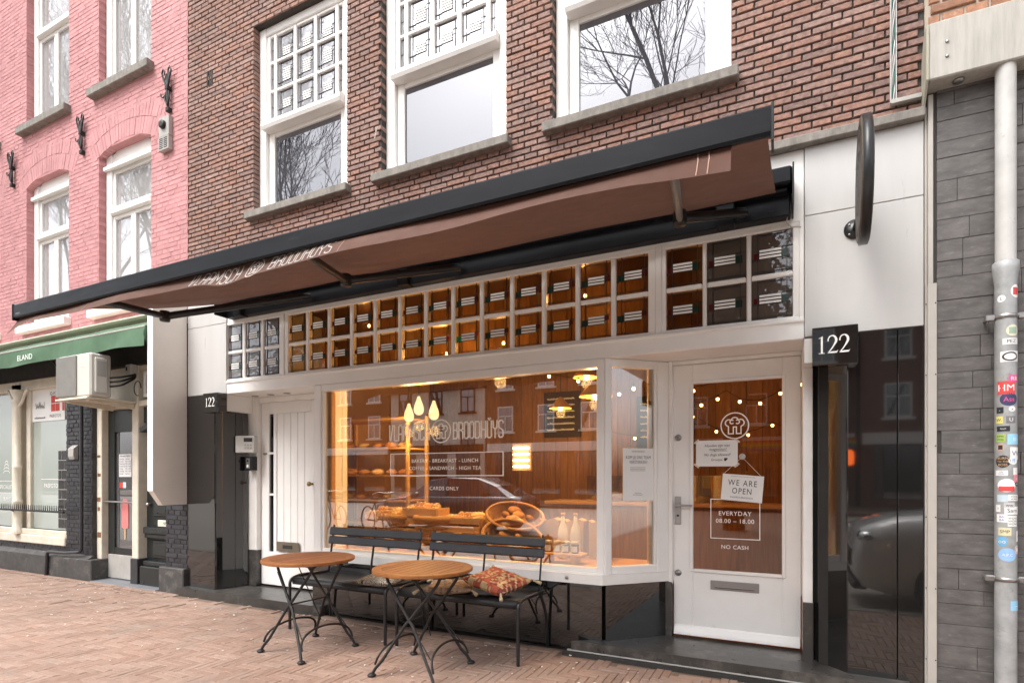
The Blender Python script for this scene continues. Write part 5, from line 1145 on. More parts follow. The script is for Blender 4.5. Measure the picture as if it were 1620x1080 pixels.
lay_bricks(brick_rects(QX0+.02, QX1, 4.025, 5.6, [], .064, .115, .012, 'cross'), uw, M_oldbr, 0, .08, 'brick', 60, 31, .004, ch=.006)
# downpipe with stickers
dp = thing('downpipe', 'galvanised downpipe covered in stickers on the tiled wall', 'drainpipe', (1.143, -.07, 0)); PC = (1.143, -.07)
b = MB(); b.lathe([(.0475, 2.56), (.0475, 3.69)], (*PC, 0), 28, caps=False); part('upper_pipe', b, M_pipew, dp)
b = MB(); b.lathe([(.050, -.02), (.050, 2.44), (.056, 2.50), (.060, 2.53), (.060, 2.57), (.054, 2.575), (.046, 2.56)], (*PC, 0), 28, caps=False); part('lower_pipe', b, M_zinc, dp)
for z in (2.262, .774):
    b = MB(); b.lathe([(.051, z-.012), (.054, z-.012), (.054, z+.012), (.051, z+.012)], (*PC, 0), 24, caps=False); b.cbox(PC[0]-.095, PC[0]-.052, -.09, -.05, z-.016, z+.016, .004); b.cbox(PC[0]+.052, PC[0]+.095, -.09, -.05, z-.016, z+.016, .004); b.tube([(PC[0]-.078, -.05, z), (PC[0]-.078, .01, z)], .008, 8)
    part('pipe_clamp', b, M_steel, dp)
def sticker(zc, a, w_, h, col, kind='rect', ink=None, txt=None):
    r = .0512; b = MB(); n = 10; a0 = radians(a)
    def on(s, z, e=0): q = a0+s/r; return (PC[0]+(r+e)*sin(q), PC[1]-(r+e)*cos(q), z)
    if kind == 'rect': b.grid(lambda u_, v_: on((u_-.5)*w_, zc+(v_-.5)*h), n, 2)
    else:
        pts = [(w_/2*cos(2*pi*i/24), h/2*sin(2*pi*i/24)) for i in range(24)]; c = on(0, zc)
        for k in range(24): p, q = pts[k], pts[(k+1) % 24]; b.add([c, on(p[0]*.5, zc+p[1]*.5), on(q[0]*.5, zc+q[1]*.5)], [(0, 1, 2)]); b.add([on(p[0]*.5, zc+p[1]*.5), on(*(p[0], zc+p[1])), on(q[0], zc+q[1]), on(q[0]*.5, zc+q[1]*.5)], [(0, 1, 2, 3)])
    key = tuple(round(c_, 2) for c_ in col)
    if key not in smats: smats[key] = mat('sticker_vinyl', col, .45, var=.06, bump=0)
    mats = [smats[key]]
    if ink is not None:
        ki = ('i',)+tuple(ink)
        if ki not in smats: smats[ki] = mat('sticker_ink', ink, .5, bump=0)
        mats.append(smats[ki])
        if txt == 'ring':
            ribbon(b, [(w_*.36*cos(2*pi*i/20), h*.36*sin(2*pi*i/20)) for i in range(21)], w_*.08, lambda s, z: on(s, zc+z, .0006), 1)
        elif txt == 'half': b.grid(lambda u_, v_: on((u_-.5)*w_*.86, zc-h*.25+(v_-.5)*h*.36, .0006), 8, 1, 1)
        elif txt == 'blob': b.grid(lambda u_, v_: on((u_-.5)*w_*.6, zc+(v_-.5)*h*.55, .0006), 8, 1, 1)
        elif txt:
            q = MB(); rows = txt.split('|')
            for i, rr in enumerate(rows):
                sz = min(h*.8/len(rows), w_*1.25/max(2, len(rr))); text_mb(q, rr, sz, 0, (len(rows)-1)*.5*h*.8/len(rows)-i*h*.8/len(rows)-sz*.34, 0)
            b.add([on(v[0], zc+v[2], .0007) for v in q.v], q.f, 1)
    part('sticker', b, mats, dp)
smats = {}
WH, BK, RD, BL, PKc, YL, GN = (.85, .84, .82), (.03, .03, .035), (.65, .07, .07), (.12, .35, .68), (.75, .10, .30), (.72, .66, .20), (.35, .50, .12)
sticker(2.395, 42, .06, .075, WH, 'o', RD, 'blob'); sticker(2.36, -38, .04, .04, WH, 'o', BK, 'L')
sticker(2.175, 22, .065, .065, (.72, .70, .52), 'o', (.35, .46, .36), 'blob'); sticker(2.115, 14, .08, .035, WH, 'rect', BK, 'PEZ')
sticker(2.03, 10, .095, .06, WH, 'rect', BK, 'ring'); sticker(1.905, 30, .055, .04, PKc, 'rect', WH, 'RR'); sticker(1.855, -12, .085, .075, RD, 'rect', WH, 'HM'); sticker(1.79, 2, .085, .075, (.05, .05, .12), 'o', PKc, 'Ass')
sticker(1.73, -45, .035, .035, BK, 'rect', WH, '-'); sticker(1.735, 18, .035, .03, WH, 'o', BK, 'x'); sticker(1.675, -48, .035, .04, YL, 'rect', BK, 'W.'); sticker(1.675, 12, .045, .04, (.2, .19, .2), 'rect', WH, 'U')
sticker(1.625, -28, .06, .03, BK, 'rect', WH, 'Patolli'); sticker(1.573, -42, .045, .045, GN, 'rect', BK, 'EMMEL|EMMEL'); sticker(1.565, 32, .07, .06, (.32, .62, .82), 'rect', WH, 'III'); sticker(1.52, -42, .035, .045, (.62, .38, .28), 'o', BK, 'blob')
sticker(1.485, 40, .06, .07, WH, 'rect', (.09, .1, .2), 'VV'); sticker(1.44, -30, .07, .07, BK, 'o', (.7, .42, .2), 'BURN|TO THE|BOSS'); sticker(1.445, 25, .05, .045, WH, 'o', BL, 'ff'); sticker(1.375, -38, .06, .03, WH, 'rect', (.08, .1, .3), 'OB|TION'); sticker(1.385, 40, .03, .04, WH, 'rect', YL, 'o')
sticker(1.345, 46, .035, .045, (.75, .25, .32), 'rect', WH, 'o'); sticker(1.305, -10, .085, .075, WH, 'o', RD, 'half'); sticker(1.315, 50, .03, .03, BK, 'o', WH, 'm'); sticker(1.232, -32, .05, .04, (.55, .66, .72), 'rect'); sticker(1.236, 30, .06, .035, WH, 'rect', BK, 'YOHA|WARE')
sticker(1.195, 4, .05, .03, (.55, .55, .54), 'rect', BK, 'ww'); sticker(1.165, 20, .075, .045, WH, 'rect', BK, 'Sam'); sticker(1.175, -55, .025, .04, WH, 'rect', BK, '3'); sticker(1.12, -35, .05, .045, WH, 'rect', (.2, .15, .5), 'BA|BA'); sticker(1.105, 22, .05, .06, WH, 'rect', BK, 'WOW|WOW|WOW')
sticker(1.045, -20, .06, .045, (.70, .65, .42), 'rect', BK, 'SMP'); sticker(.99, -34, .05, .06, (.16, .42, .66), 'o', WH, 'oo'); sticker(.915, -6, .085, .075, (.30, .50, .80), 'o', WH, 'A.P.C'); sticker(.945, 52, .035, .05, WH, 'o', RD, 'ring'); sticker(1.02, 55, .02, .06, WH, 'rect', BK, 'i'); sticker(.63, 48, .07, .055, (.30, .58, .80), 'rect', WH, '~')

# ---------------------------------------------------------------- inside the bakery
M_planks = wood('amber_wall_planks', (.15, .065, .022), (.33, .16, .055), .5, axis=(10, 10, .8), rnd=.2)
M_shopfl = wood('shop_floor_boards', (.20, .10, .05), (.30, .16, .08), .4, axis=(10, .8, 10))
M_plaster = mat('ochre_plaster', (.46, .25, .085), .8, var=.2, scale=2)
IX0, IX1, IY0, IY1, IZ0, IZ1 = -5.5, .74, .47, 3.9, .08, 3.12
b = MB(); b.box(IX0, IX1, .05, IY1, 0, IZ0); part('shop_floor', b, M_shopfl, B)
b = MB(); b.box(-5.6, IX1, .10, IY1+.1, IZ1, IZ1+.1); part('shop_ceiling', b, mat('dark_wood_ceiling', (.075, .035, .014), .6), B)
b = MB(); b.box(IX0-.06, IX0-.001, .56, IY1, IZ0, IZ1); b.box(IX1, IX1+.03, .31, IY1, IZ0, IZ1); part('shop_wall', b, M_plaster, B)
b = MB(); b.box(IX0-.06, IX1, IY1+.03, IY1+.1, 0, IZ1); bw_ = part('shop_back_wall', b, M_dark, B)
for i in range(32): b = MB(); b.cbox(IX0+i*.195+.002, IX0+(i+1)*.195-.002, IY1, IY1+.03, IZ0, IZ1, .004); part('plank', b, M_planks, bw_)
b = MB(); b.box(-5.62, -4.67, .5, .55, 2.3, IZ1); b.box(-5.62, -5.60, .09, .5, 2.3, IZ1); b.box(-4.69, -4.65, .09, .5, 2.3, IZ1); part('hall_wall', b, mat('grey_hall_paint', (.34, .33, .32), .7), B)
b = MB(); b.box(-5.6, -4.27, .475, .52, .05, 2.30); b.box(-.9, -.80, .47, .50, 2.25, IZ1) if False else None; part('hall_blank', b, M_dark, B)
b = MB(); b.box(.1545, .74, .412, .47, IZ0, 2.30); part('front_wall', b, M_dark, B)
b = MB(); b.cbox(GX0-.08, -1.30, .10, .82, .575, .615, .006); b.prism([(-1.30, .10), (-1.16, .10), (-.86, .46), (-.86, .82), (-1.30, .82)], .577, .613, 'z'); part('display_ledge', b, wood('ledge_oak', (.45, .22, .07), (.62, .34, .12), .4, axis=(1, 12, 12)), B)
b = MB(); b.box(GX0-.08, -.90, .78, .82, .08, .57); part('ledge_front', b, M_planks, B)
WARM = (1.0, .55, .19)
M_bulb = emit('warm_bulb', (1.0, .60, .25), 9.0); M_shade = emit('glowing_shade', (1.0, .58, .26), 1.25); M_led = emit('white_tube', (1.0, .92, .70), 9.0)
def lamp(o, loc, e, r=.06):
    l = bpy.data.lights.new('lamp_light', 'POINT'); l.energy = e; l.color = WARM; l.shadow_soft_size = r; q = bpy.data.objects.new('lamp_light', l); link(q, o); q.location = Vector(loc)-WL[o.name]
for i, (x, y, z, lb) in enumerate(((-4.06, 1.35, 2.10, 'glass pendant lamp nearest the shop counter wall'), (-3.88, 1.3, 2.17, 'middle one of the three glass pendant lamps'), (-3.60, 1.2, 2.09, 'rightmost of the three glass pendant lamps behind the lettering'))):
    o = thing('pendant_lamp', lb, 'lamp', (x, y, IZ1), 0, 'pendant lamps in the bakery')
    b = MB(); b.tube([(x, y, IZ1), (x, y, z+.13)], .004, 6); part('cord', b, M_dark_iron, o)
    b = MB(); b.lathe([(.014, .13), (.022, .10), (.052, .02), (.060, -.03), (.048, -.07), (.02, -.09)], (x, y, z), 20, caps=False); part('shade', b, M_shade, o)
    lamp(o, (x, y-.0, z-.22), 11)
for i, (x, y, z) in enumerate(((-1.9, 1.6, 2.45), (-.6, 2.4, 2.80), (-2.7, 2.9, 2.3), (-2.62, .95, 2.42), (-1.55, .80, 2.12))):
    o = thing('cone_lamp', ('enamel cone lamp over the counter, seen above the baskets', 'enamel cone lamp behind the glazed door', 'enamel cone lamp at the back wall', 'enamel cone lamp high up right of the lettering', 'enamel cone lamp over the jars at the right end of the window')[i], 'lamp', (x, y, IZ1), 0, 'cone lamps at the back of the bakery')
    b = MB(); b.tube([(x, y, IZ1), (x, y, z+.12)], .004, 6); part('cord', b, M_dark_iron, o)
    b = MB(); b.lathe([(.02, .12), (.04, .10), (.15, -.02), (.155, -.035), (.148, -.03), (.035, .09)], (x, y, z), 24, caps=False); part('shade', b, mat('ochre_enamel', (.5, .25, .08), .4), o)
    b = MB(); b.ell((x, y, z-.02), (.035, .035, .045), 12, 8); part('bulb', b, M_bulb, o); lamp(o, (x, y, z-.10), (16, 5, 14, 16, 16)[i])
o = thing('tube_light', 'stack of four white light tubes at the back of the bakery', 'lamp', (-3.05, 2.4, 1.2))
b = MB(); b.cbox(-3.20, -2.92, 2.43, 2.47, 1.42, 1.78, .006); part('back_plate', b, M_plaster, o)
for i in range(4): b = MB(); b.tube([(-3.17, 2.41, 1.48+i*.08), (-2.95, 2.41, 1.48+i*.08)], .013, 8); part('tube', b, M_led, o)
# string lights
rs_ = random.Random(4)
def garland(label, pts, n):
    o = thing('string_lights', label, 'string lights', pts[0], 0, 'strings of globe bulbs'); P_ = [Vector(p) for p in pts]; cab = []
    for i in range(len(P_)-1):
        for k in range(10): t = k/10; q = P_[i].lerp(P_[i+1], t); q.z -= .16*4*t*(1-t); cab.append(q)
    cab.append(P_[-1]); b = MB(); b.tube(cab, .004, 5); part('cable', b, M_dark_iron, o)
    for j in range(n):
        q = cab[int((j+.5)*len(cab)/n)]; b = MB(); b.lathe([(0, 0), (.010, 0), (.010, -.025), (0, -.025)], (q.x, q.y, q.z), 8, m=1); b.ell((q.x, q.y, q.z-.037), (.016, .016, .018), 10, 7); part('bulb', b, [M_bulb, M_dark_iron], o)
garland('string of warm globe bulbs across the right side of the shop window', [(-2.6, .9, 2.75), (-1.75, 1.5, 2.42), (-1.15, 1.0, 2.30), (-.4, 1.9, 2.45)], 9)
garland('string of warm globe bulbs behind the door logo', [(-1.3, 1.9, 2.35), (-.5, 1.7, 2.20), (.1, 2.1, 2.35), (.7, 1.6, 2.4)], 11)
garland('string of warm globe bulbs low over the counter', [(-2.0, 2.4, 1.95), (-.9, 2.3, 2.05), (-.1, 2.6, 1.95), (.7, 2.4, 2.1)], 10)
# loaves, baskets, jars, shelves
M_crust = mat('bread_crust', (.42, .19, .06), .75, var=.4, scale=16, bump=.5, bscale=60, rnd=.3); M_flour = mat('floured_crust', (.58, .40, .22), .85, var=.3, scale=20, bump=.5, bscale=70, rnd=.2)
M_wick = mat('wicker', (.46, .24, .09), .7, var=.35, scale=60, bump=.9, bscale=120, squash=(1, 1, 2.5), bdist=.01)
M_shelf = wood('shelf_pine', (.50, .28, .11), (.66, .40, .18), .45, axis=(1, 12, 12))
ORD = ('first', 'second', 'third', 'fourth', 'fifth', 'sixth', 'seventh', 'eighth', 'ninth')
def loaf(loc, L_, rz, mt, label, group):
    o = thing('bread_loaf', label, 'bread', loc, rz, group); b = MB(); b.ell((0, 0, L_*.19), (L_*.5, L_*.27, L_*.20), 16, 10, bump=.12); part('crust', b, mt, o, world=False)
    for k in range(3): b = MB(); x = (k-1)*L_*.22; b.tube([(x-.012, -L_*.13, L_*.35), (x, 0, L_*.392), (x+.012, L_*.13, L_*.35)], [.004, .009, .004], 6); part('score', b, M_flour, o, world=False)
sh_ = thing('bread_rack', 'wooden shelf rack with loaves behind the left part of the window', 'shelf', (-4.5, 1.75, IZ0))
for x in (-5.44, -4.24):
    for y in (1.55, 1.96): b = MB(); b.cbox(x-.02, x+.02, y, y+.04, IZ0, 2.15, .004); part('upright', b, M_shelf, sh_)
for i, z in enumerate((.75, 1.05, 1.37, 1.72, 2.1)): b = MB(); b.cbox(-5.42, -4.26, 1.53, 2.0, z-.025, z, .003); part('shelf_board', b, M_shelf, sh_)
k = 0
for z, lbl in ((1.05, 'lower'), (1.37, 'middle'), (1.72, 'upper')):
    for i in range(5): loaf((-5.28+i*.225, 1.70+rs_.uniform(-.03, .03), z+.002), rs_.uniform(.17, .21), rs_.uniform(.6, 1.4), M_crust if (i+k) % 3 else M_flour, 'round crusty loaf, %s from the left on the %s board of the bread rack' % (ORD[i], lbl), 'loaves on the %s rack board' % lbl)
    k += 1
for i in range(9): loaf((-3.95+i*.165, .42+.16*(i % 2), .617), rs_.uniform(.20, .27), rs_.uniform(-.8, .8), M_crust if i % 4 else M_flour, 'crusty loaf, %s from the left in the row along the window ledge' % ORD[i], 'loaves along the window ledge')
for i in range(4): loaf((-3.6+i*.22, .52, .70), rs_.uniform(.18, .22), rs_.uniform(-.8, .8), M_flour if i % 2 else M_crust, 'loaf piled on the window ledge row, %s from the left' % ORD[i], 'loaves piled on the ledge row')
def basket(label, loc, rot, a, c, h):
    o = thing('wicker_basket', label, 'basket', loc); o.rotation_euler = rot; b = MB(); n = 40
    for i in range(9):
        t = i/8; s = .80+.20*t; z = h*t
        b.tube([(a*s*cos(2*pi*q/n), c*s*sin(2*pi*q/n), z+.004*(-1)**q) for q in range(n+1)], h/13, 6)
    part('woven_side', b, M_wick, o, world=False)
    b = MB(); b.prism([(a*.8*cos(2*pi*q/n), c*.8*sin(2*pi*q/n)) for q in range(n)], -.008, .004, 'z'); part('bottom', b, M_wick, o, world=False)
    b = MB(); b.tube([(a*1.01*cos(2*pi*q/n), c*1.01*sin(2*pi*q/n), h+.006) for q in range(n+1)], h/8, 8); part('rim', b, M_wick, o, world=False)
    return o
basket('large oval wicker basket tilted towards the glass', (-2.22, .46, .70), (radians(38), radians(16), radians(-6)), .30, .20, .13)
basket('wicker basket standing behind the large tilted one', (-2.30, .66, .88), (radians(34), radians(10), radians(4)), .28, .19, .12)
def fill(bk, n, seed, lb, grp, a, c, z):
    r = random.Random(seed); Mt = Matrix.LocRotScale(bk.location, bk.rotation_euler, None)
    for i in range(n):
        t = 2*pi*i/n*1.618; q = (i/n)**.5*.72; p = Mt @ Vector((a*q*cos(t*n*.38), c*q*sin(t*n*.38), z)); o = thing('bread_loaf', lb, 'bread', p, 0, grp); o.rotation_euler = (bk.rotation_euler.x, bk.rotation_euler.y, r.uniform(0, 3))
        b = MB(); L_ = r.uniform(.11, .15); b.ell((0, 0, L_*.15), (L_*.5, L_*.36, L_*.26), 14, 8, bump=.12); part('crust', b, M_crust if i % 3 else M_flour, o, world=False)
bkA = [o for o in COL.objects if o.name.startswith('wicker_basket')]
fill(bkA[0], 9, 3, 'small roll heaped in the large tilted basket', 'rolls in the tilted basket', .26, .17, .07); fill(bkA[1], 8, 4, 'small roll in the basket standing behind', 'rolls in the basket behind', .24, .16, .07)
basket('round wicker basket with rolls beside the tilted baskets', (-2.72, .46, .617), (0, 0, 0), .17, .17, .16)
for i in range(5): loaf((-2.72+.07*cos(i*1.3), .46+.07*sin(i*1.3), .72), .12, i, M_crust, 'small bread roll in the round wicker basket', 'rolls in the round basket')
jsf = thing('jar_shelf', 'small wooden riser holding jars in the corner of the shop window', 'shelf', (-1.68, .33, .615))
b = MB(); b.cbox(-1.86, -1.50, .25, .42, .685, .703, .003); part('board', b, M_shelf, jsf)
for x in (-1.82, -1.58): b = MB(); b.cbox(x-.02, x+.02, .27, .40, .616, .684, .003); part('leg', b, M_shelf, jsf)
for i, (cx, jm, jl) in enumerate(((-1.825, (.30, .16, .05), 'first'), (-1.745, (.55, .42, .2), 'second'), (-1.665, (.10, .05, .03), 'third'), (-1.585, (.12, .06, .035), 'fourth'))):
    o = thing('jam_jar', 'labelled jam jar, %s from the left on the small riser' % jl, 'jar', (cx, .33, .703)); b = MB(); b.lathe([(0, 0), (.03, 0), (.033, .006), (.033, .065), (.028, .078), (0, .078)], (cx, .33, .703), 18); part('glass_body', b, mat('jar_contents', jm, .12, bump=0), o)
    b = MB(); b.lathe([(.0, .078), (.031, .078), (.031, .095), (.029, .098), (0, .098)], (cx, .33, .703), 18); part('lid', b, mat('jar_lid', (.65, .60, .48), .35, bump=0), o)
    b = MB(); b.grid(lambda u_, v_: (cx+.0336*sin((u_-.5)*1.9), .33-.0336*cos((u_-.5)*1.9), .715+v_*.048), 8, 1); part('paper_label', b, M_paper, o)
for i, cx in enumerate((-1.78, -1.66)):
    o = thing('milk_bottle', ('left', 'right')[i]+' white bottle behind the jars in the shop window', 'bottle', (cx, .56, .617)); b = MB(); b.lathe([(0, 0), (.045, 0), (.048, .01), (.048, .22), (.04, .27), (.018, .33), (.016, .385), (0, .385)], (cx, .56, .617), 18); part('glass_body', b, mat('milk_white', (.75, .70, .60), .2, bump=0), o)
    b = MB(); b.lathe([(0, .385), (.019, .385), (.019, .41), (0, .41)], (cx, .56, .617), 14); part('cap', b, M_shelf, o)
b = MB(); o = thing('shop_counter', 'wooden counter with a glass case at the back of the bakery', 'counter', (-1.4, 2.0, IZ0)); b.cbox(-2.7, .2, 2.5, 2.95, IZ0, 1.0, .006); part('base', b, M_planks, o); b = MB(); b.cbox(-2.75, .25, 2.45, 3.0, 1.0, 1.04, .006); part('worktop', b, M_shelf, o)
b = MB(); b.box(-2.2, -.6, 2.52, 2.527, 1.04, 1.36); part('glass_front', b, M_shopgl, o)
for i in range(7): loaf((-2.1+i*.21, 2.7, 1.042), .2, i, M_crust if i % 2 else M_flour, 'loaf on the back counter, %s from the left' % ORD[i], 'loaves on the counter')

for i, (x0, x1, z0, z1) in enumerate(((-3.35, -2.75, 1.95, 2.65), (-1.9, -1.1, 1.75, 2.5))):
    o = thing('menu_board', ('chalk menu board high on the back wall behind the lettering', 'chalk menu board on the back wall above the counter')[i], 'board', ((x0+x1)/2, IY1, z0)); b = MB(); b.cbox(x0, x1, IY1-.03, IY1-.002, z0, z1, .004); part('slate', b, M_dark, o)
    b = MB()
    for k in range(6): squig(b, IY1-.032, x0+.06, z1-.12-k*.095, x1-x0-.15, .03, k+i*7, .008)
    part('chalk_writing', b, M_vinyl, o)
for i, (x, y, z, a) in enumerate(((-3.2, .66, .617, .21), (-3.68, .70, .617, .19))):
    bk = basket(('deep round basket of loaves on the ledge under the lettering', 'deep round basket of loaves at the left end of the ledge')[i], (x, y, z), (0, 0, 0), a, a, .30); fill(bk, 8, 20+i, ('round loaf heaped in the deep basket under the lettering', 'round loaf heaped in the deep basket at the left end')[i], ('loaves in the deep basket under the lettering', 'loaves in the deep basket at the left end')[i], a*.8, a*.8, .28)
for i in range(3):
    o = thing('paper_bag', ('left', 'middle', 'right')[i]+' brown paper bag standing behind the bottles', 'bag', (-1.95+i*.24, .70, .617)); x = -1.95+i*.24; b = MB(); b.prism([(x-.09, .617), (x+.09, .617), (x+.098, .95), (x+.05, .97), (x-.06, .94), (x-.096, .96)], .64, .75, 'y'); part('bag_body', b, mat('brown_paper', (.46, .28, .13), .8, bump=.5, bscale=30), o)

b = MB(); b.box(-4.64, -.70, .79, .82, 2.33, IZ1); bh = part('bulkhead', b, M_dark, B)
M_gold = wood('golden_bulkhead_planks', (.20, .095, .03), (.42, .23, .075), .45, axis=(10, 10, .8), rnd=.25)
for i in range(21): b = MB(); b.cbox(-4.64+i*.1876+.0015, -4.64+(i+1)*.1876-.0015, .765, .79, 2.33, IZ1, .003); part('plank', b, M_gold, bh)
for i, (x, z, e) in enumerate(((-2.98, 2.56, 5.0), (-3.95, 2.95, 1.6), (-1.55, 2.93, 1.6), (-2.35, 2.60, 1.5))):
    o = thing('bare_bulb', ('bright bulb glowing behind the middle of the leaded transom', 'bulb behind the left end of the leaded transom', 'bulb behind the right end of the leaded transom', 'dim bulb right of the middle behind the leaded transom')[i], 'lamp', (x, .5, IZ1), 0, 'bulbs behind the transom panes'); b = MB(); b.tube([(x, .5, IZ1), (x, .5, z+.03)], .003, 5); part('cord', b, M_dark_iron, o); b = MB(); b.ell((x, .5, z), (.014, .014, .018), 12, 8); part('bulb', b, M_bulb, o); lamp(o, (x, .44, z-.01), e, .03)

for i, x in enumerate((-3.6, -2.75, -2.0, -1.6)):  # lamps added out of sight above the glass, to brighten the ledge display
    o = thing('added_fill_spot', ('leftmost', 'second', 'third', 'rightmost')[i]+' added fill spotlight, out of sight above the window display', 'lamp', (x, .30, 2.33), 0, 'added fill spots over the window display')
    b = MB(); b.lathe([(.03, .0), (.034, -.01), (.034, -.07), (.028, -.075), (.026, -.02)], (x, .30, 2.32), 16, caps=False); part('housing', b, M_blackmetal, o); b = MB(); b.tube([(x, .30, 2.32), (x, .30, 2.345)], .01, 8); part('stem', b, M_blackmetal, o); b = MB(); b.lathe([(0, 0), (.025, 0)], (x, .30, 2.285), 14, caps=False); part('lens', b, emit('fill_spot_lens', (1, .62, .28), 6.0), o)
    l = bpy.data.lights.new('fill_spot_light', 'SPOT'); l.energy = 34; l.color = WARM; l.spot_size = radians(95); l.spot_blend = .8; l.shadow_soft_size = .03; q = bpy.data.objects.new('fill_spot_light', l); link(q, o); q.location = (0, .02, -.10); q.rotation_euler = (radians(14), 0, 0)

for i, (x, z) in enumerate(((-3.85, .617), (-3.35, .617), (-2.85, .617))):
    o = thing('bread_crate', ('left', 'middle', 'right')[i]+' slatted crate of loaves at the back of the window ledge', 'crate', (x, .72, z)); h = (.36, .42, .34)[i]
    for k in range(4): b = MB(); b.cbox(x-.21, x+.21, .56, .572, z+.01+k*h/4, z+h/4*(k+1)-.012, .002); part('slat', b, M_shelf, o)
    for sx in (-1, 1): b = MB(); b.cbox(x+sx*.205-.012, x+sx*.205+.012, .574, .80, z, z+h-.01, .002); part('side_board', b, M_shelf, o)
    for k in range(7): loaf((x-.15+.1*(k % 4)+.05*(k//4), .64+.10*(k//4), z+h-.06+.03*(k//4)), rs_.uniform(.15, .19), rs_.uniform(0, 3), M_crust if k % 3 else M_flour, ('left', 'middle', 'right')[i]+' crate loaf, %s of those heaped in it' % ORD[k], 'loaves in the %s crate' % ('left', 'middle', 'right')[i])

# ---------------------------------------------------------------- the other side of the street, seen in the glass
def far_house(label, x0, x1, h, col, roofcol, rows, wcol, sw=1.05, band=None):
    """front at y = -25, facing the bakery (+Y)"""
    Yf = -25.0; o = thing('street_house', label, 'building', ((x0+x1)/2, Yf, 0), 0, 'houses on the far side of the street')
    wm = mat('far_brick', col, .85, var=.2, scale=3, bump=.3, bscale=30); b = MB(); b.box(x0+.02, x1-.02, Yf-8, Yf, -.02, h); part('wall', b, wm, o)
    b = MB(); b.prism([(Yf+.35, h), (Yf+.35, h+.15), (Yf-4, h+2.6), (Yf-8.2, h+.15), (Yf-8.2, h)], x0+.01, x1-.01, 'x'); part('roof', b, mat('far_roof', roofcol, .7, bump=.3, bscale=10), o)
    fm_ = MB(); fm_.box(-.5, .5, 0, .06, 0, .07); fm_.box(-.5, .5, 0, .06, 1.43, 1.5); fm_.box(-.5, -.43, .001, .059, .07, 1.43); fm_.box(.43, .5, .001, .059, .07, 1.43); fm_.box(-.43, .43, .002, .055, .90, .96); fm_.box(-.03, .03, .002, .055, .07, .9); fm_.box(-.62, .62, 0, .14, -.10, -.005)
    me = fm_.mesh('window_frame', wcol)
    gm_ = MB(); gm_.box(-.44, .44, .005, .03, .06, 1.44); ge = gm_.mesh('pane', M_farglass)
    n = max(1, int((x1-x0)/2.3))
    for z in rows:
        for i in range(n):
            x = x0+(i+.5)*(x1-x0)/n; w_ = inst('window', me, o, (x, Yf, z)); WL[w_.name] = Vector((x, Yf, z)); g_ = bpy.data.objects.new('pane', ge); link(g_, w_)
    b = MB()
    for i in range(n):
        x = x0+(i+.5)*(x1-x0)/n; b.box(x-.85, x+.85, Yf, Yf+.02, .35, 2.7)
    part('shop_glazing', b, M_farglass, o); b = MB(); b.box(x0+.1, x1-.1, Yf, Yf+.10, 2.75, 3.25); part('shop_fascia', b, wcol if not band else M_white, o)
    if band:
        for i, c in enumerate(((.55, .06, .04), (.62, .25, .03), (.60, .48, .05), (.05, .30, .10), (.05, .10, .40))):
            b = MB(); b.box(x0+.1, x1-.1, Yf+.1, Yf+.8, 2.95-i*.09, 3.035-i*.09); part('awning_stripe', b, mat('rainbow_stripe', c, .7), o)
    return o
M_farglass = mirror_pane('far_window_glass', (.03, .03, .035), .25); M_roof = (.06, .055, .055)
far_house('brown brick house with white sash windows reflected in the shop window', -15.9, -8.2, 8.6, (.19, .09, .055), M_roof, (3.9, 6.4), M_white)
far_house('pale plastered house with a dark roof reflected behind the lettering', -23.0, -16.0, 6.6, (.66, .64, .58), M_roof, (2.9, 5.2), M_dark)
far_house('dark brick house reflected in the black granite', -8.1, 3.0, 8.6, (.13, .06, .045), M_roof, (3.9, 6.5), M_white, band=True)
far_house('red brick house at the right end of the reflected row', 3.1, 14.5, 8.4, (.20, .09, .06), M_roof, (3.9, 6.5), M_white)
far_house('cream house at the left end of the reflected row', -43, -33.1, 8.0, (.45, .40, .32), M_roof, (3.9, 6.2), M_white)
far_house('dark red brick house left of the pale one in the reflected row', -33, -23.1, 8.2, (.15, .065, .045), M_roof, (3.8, 6.2), M_white)
for i, x in enumerate((2.2, 1.35)):
    o = thing('lantern', ('right','left')[i]+' glowing orange lantern reflected in the black granite', 'lamp', (x, -20.2, 1.9), 0, 'orange lanterns reflected in the granite'); b = MB(); b.lathe([(.12, 0), (.2, .05), (.22, .3), (.2, .52), (.12, .58)], (x, -20.2, 1.75), 14); part('shade', b, emit('orange_lantern', (1, .16, .02), 3.0), o); b = MB(); b.tube([(x, -20.2, 2.33), (x, -20.2, 2.7)], .02, 6); b.tube([(x, -20.2, 2.7), (x, -25, 2.7)], .02, 6); part('hanger', b, M_dark_iron, o)

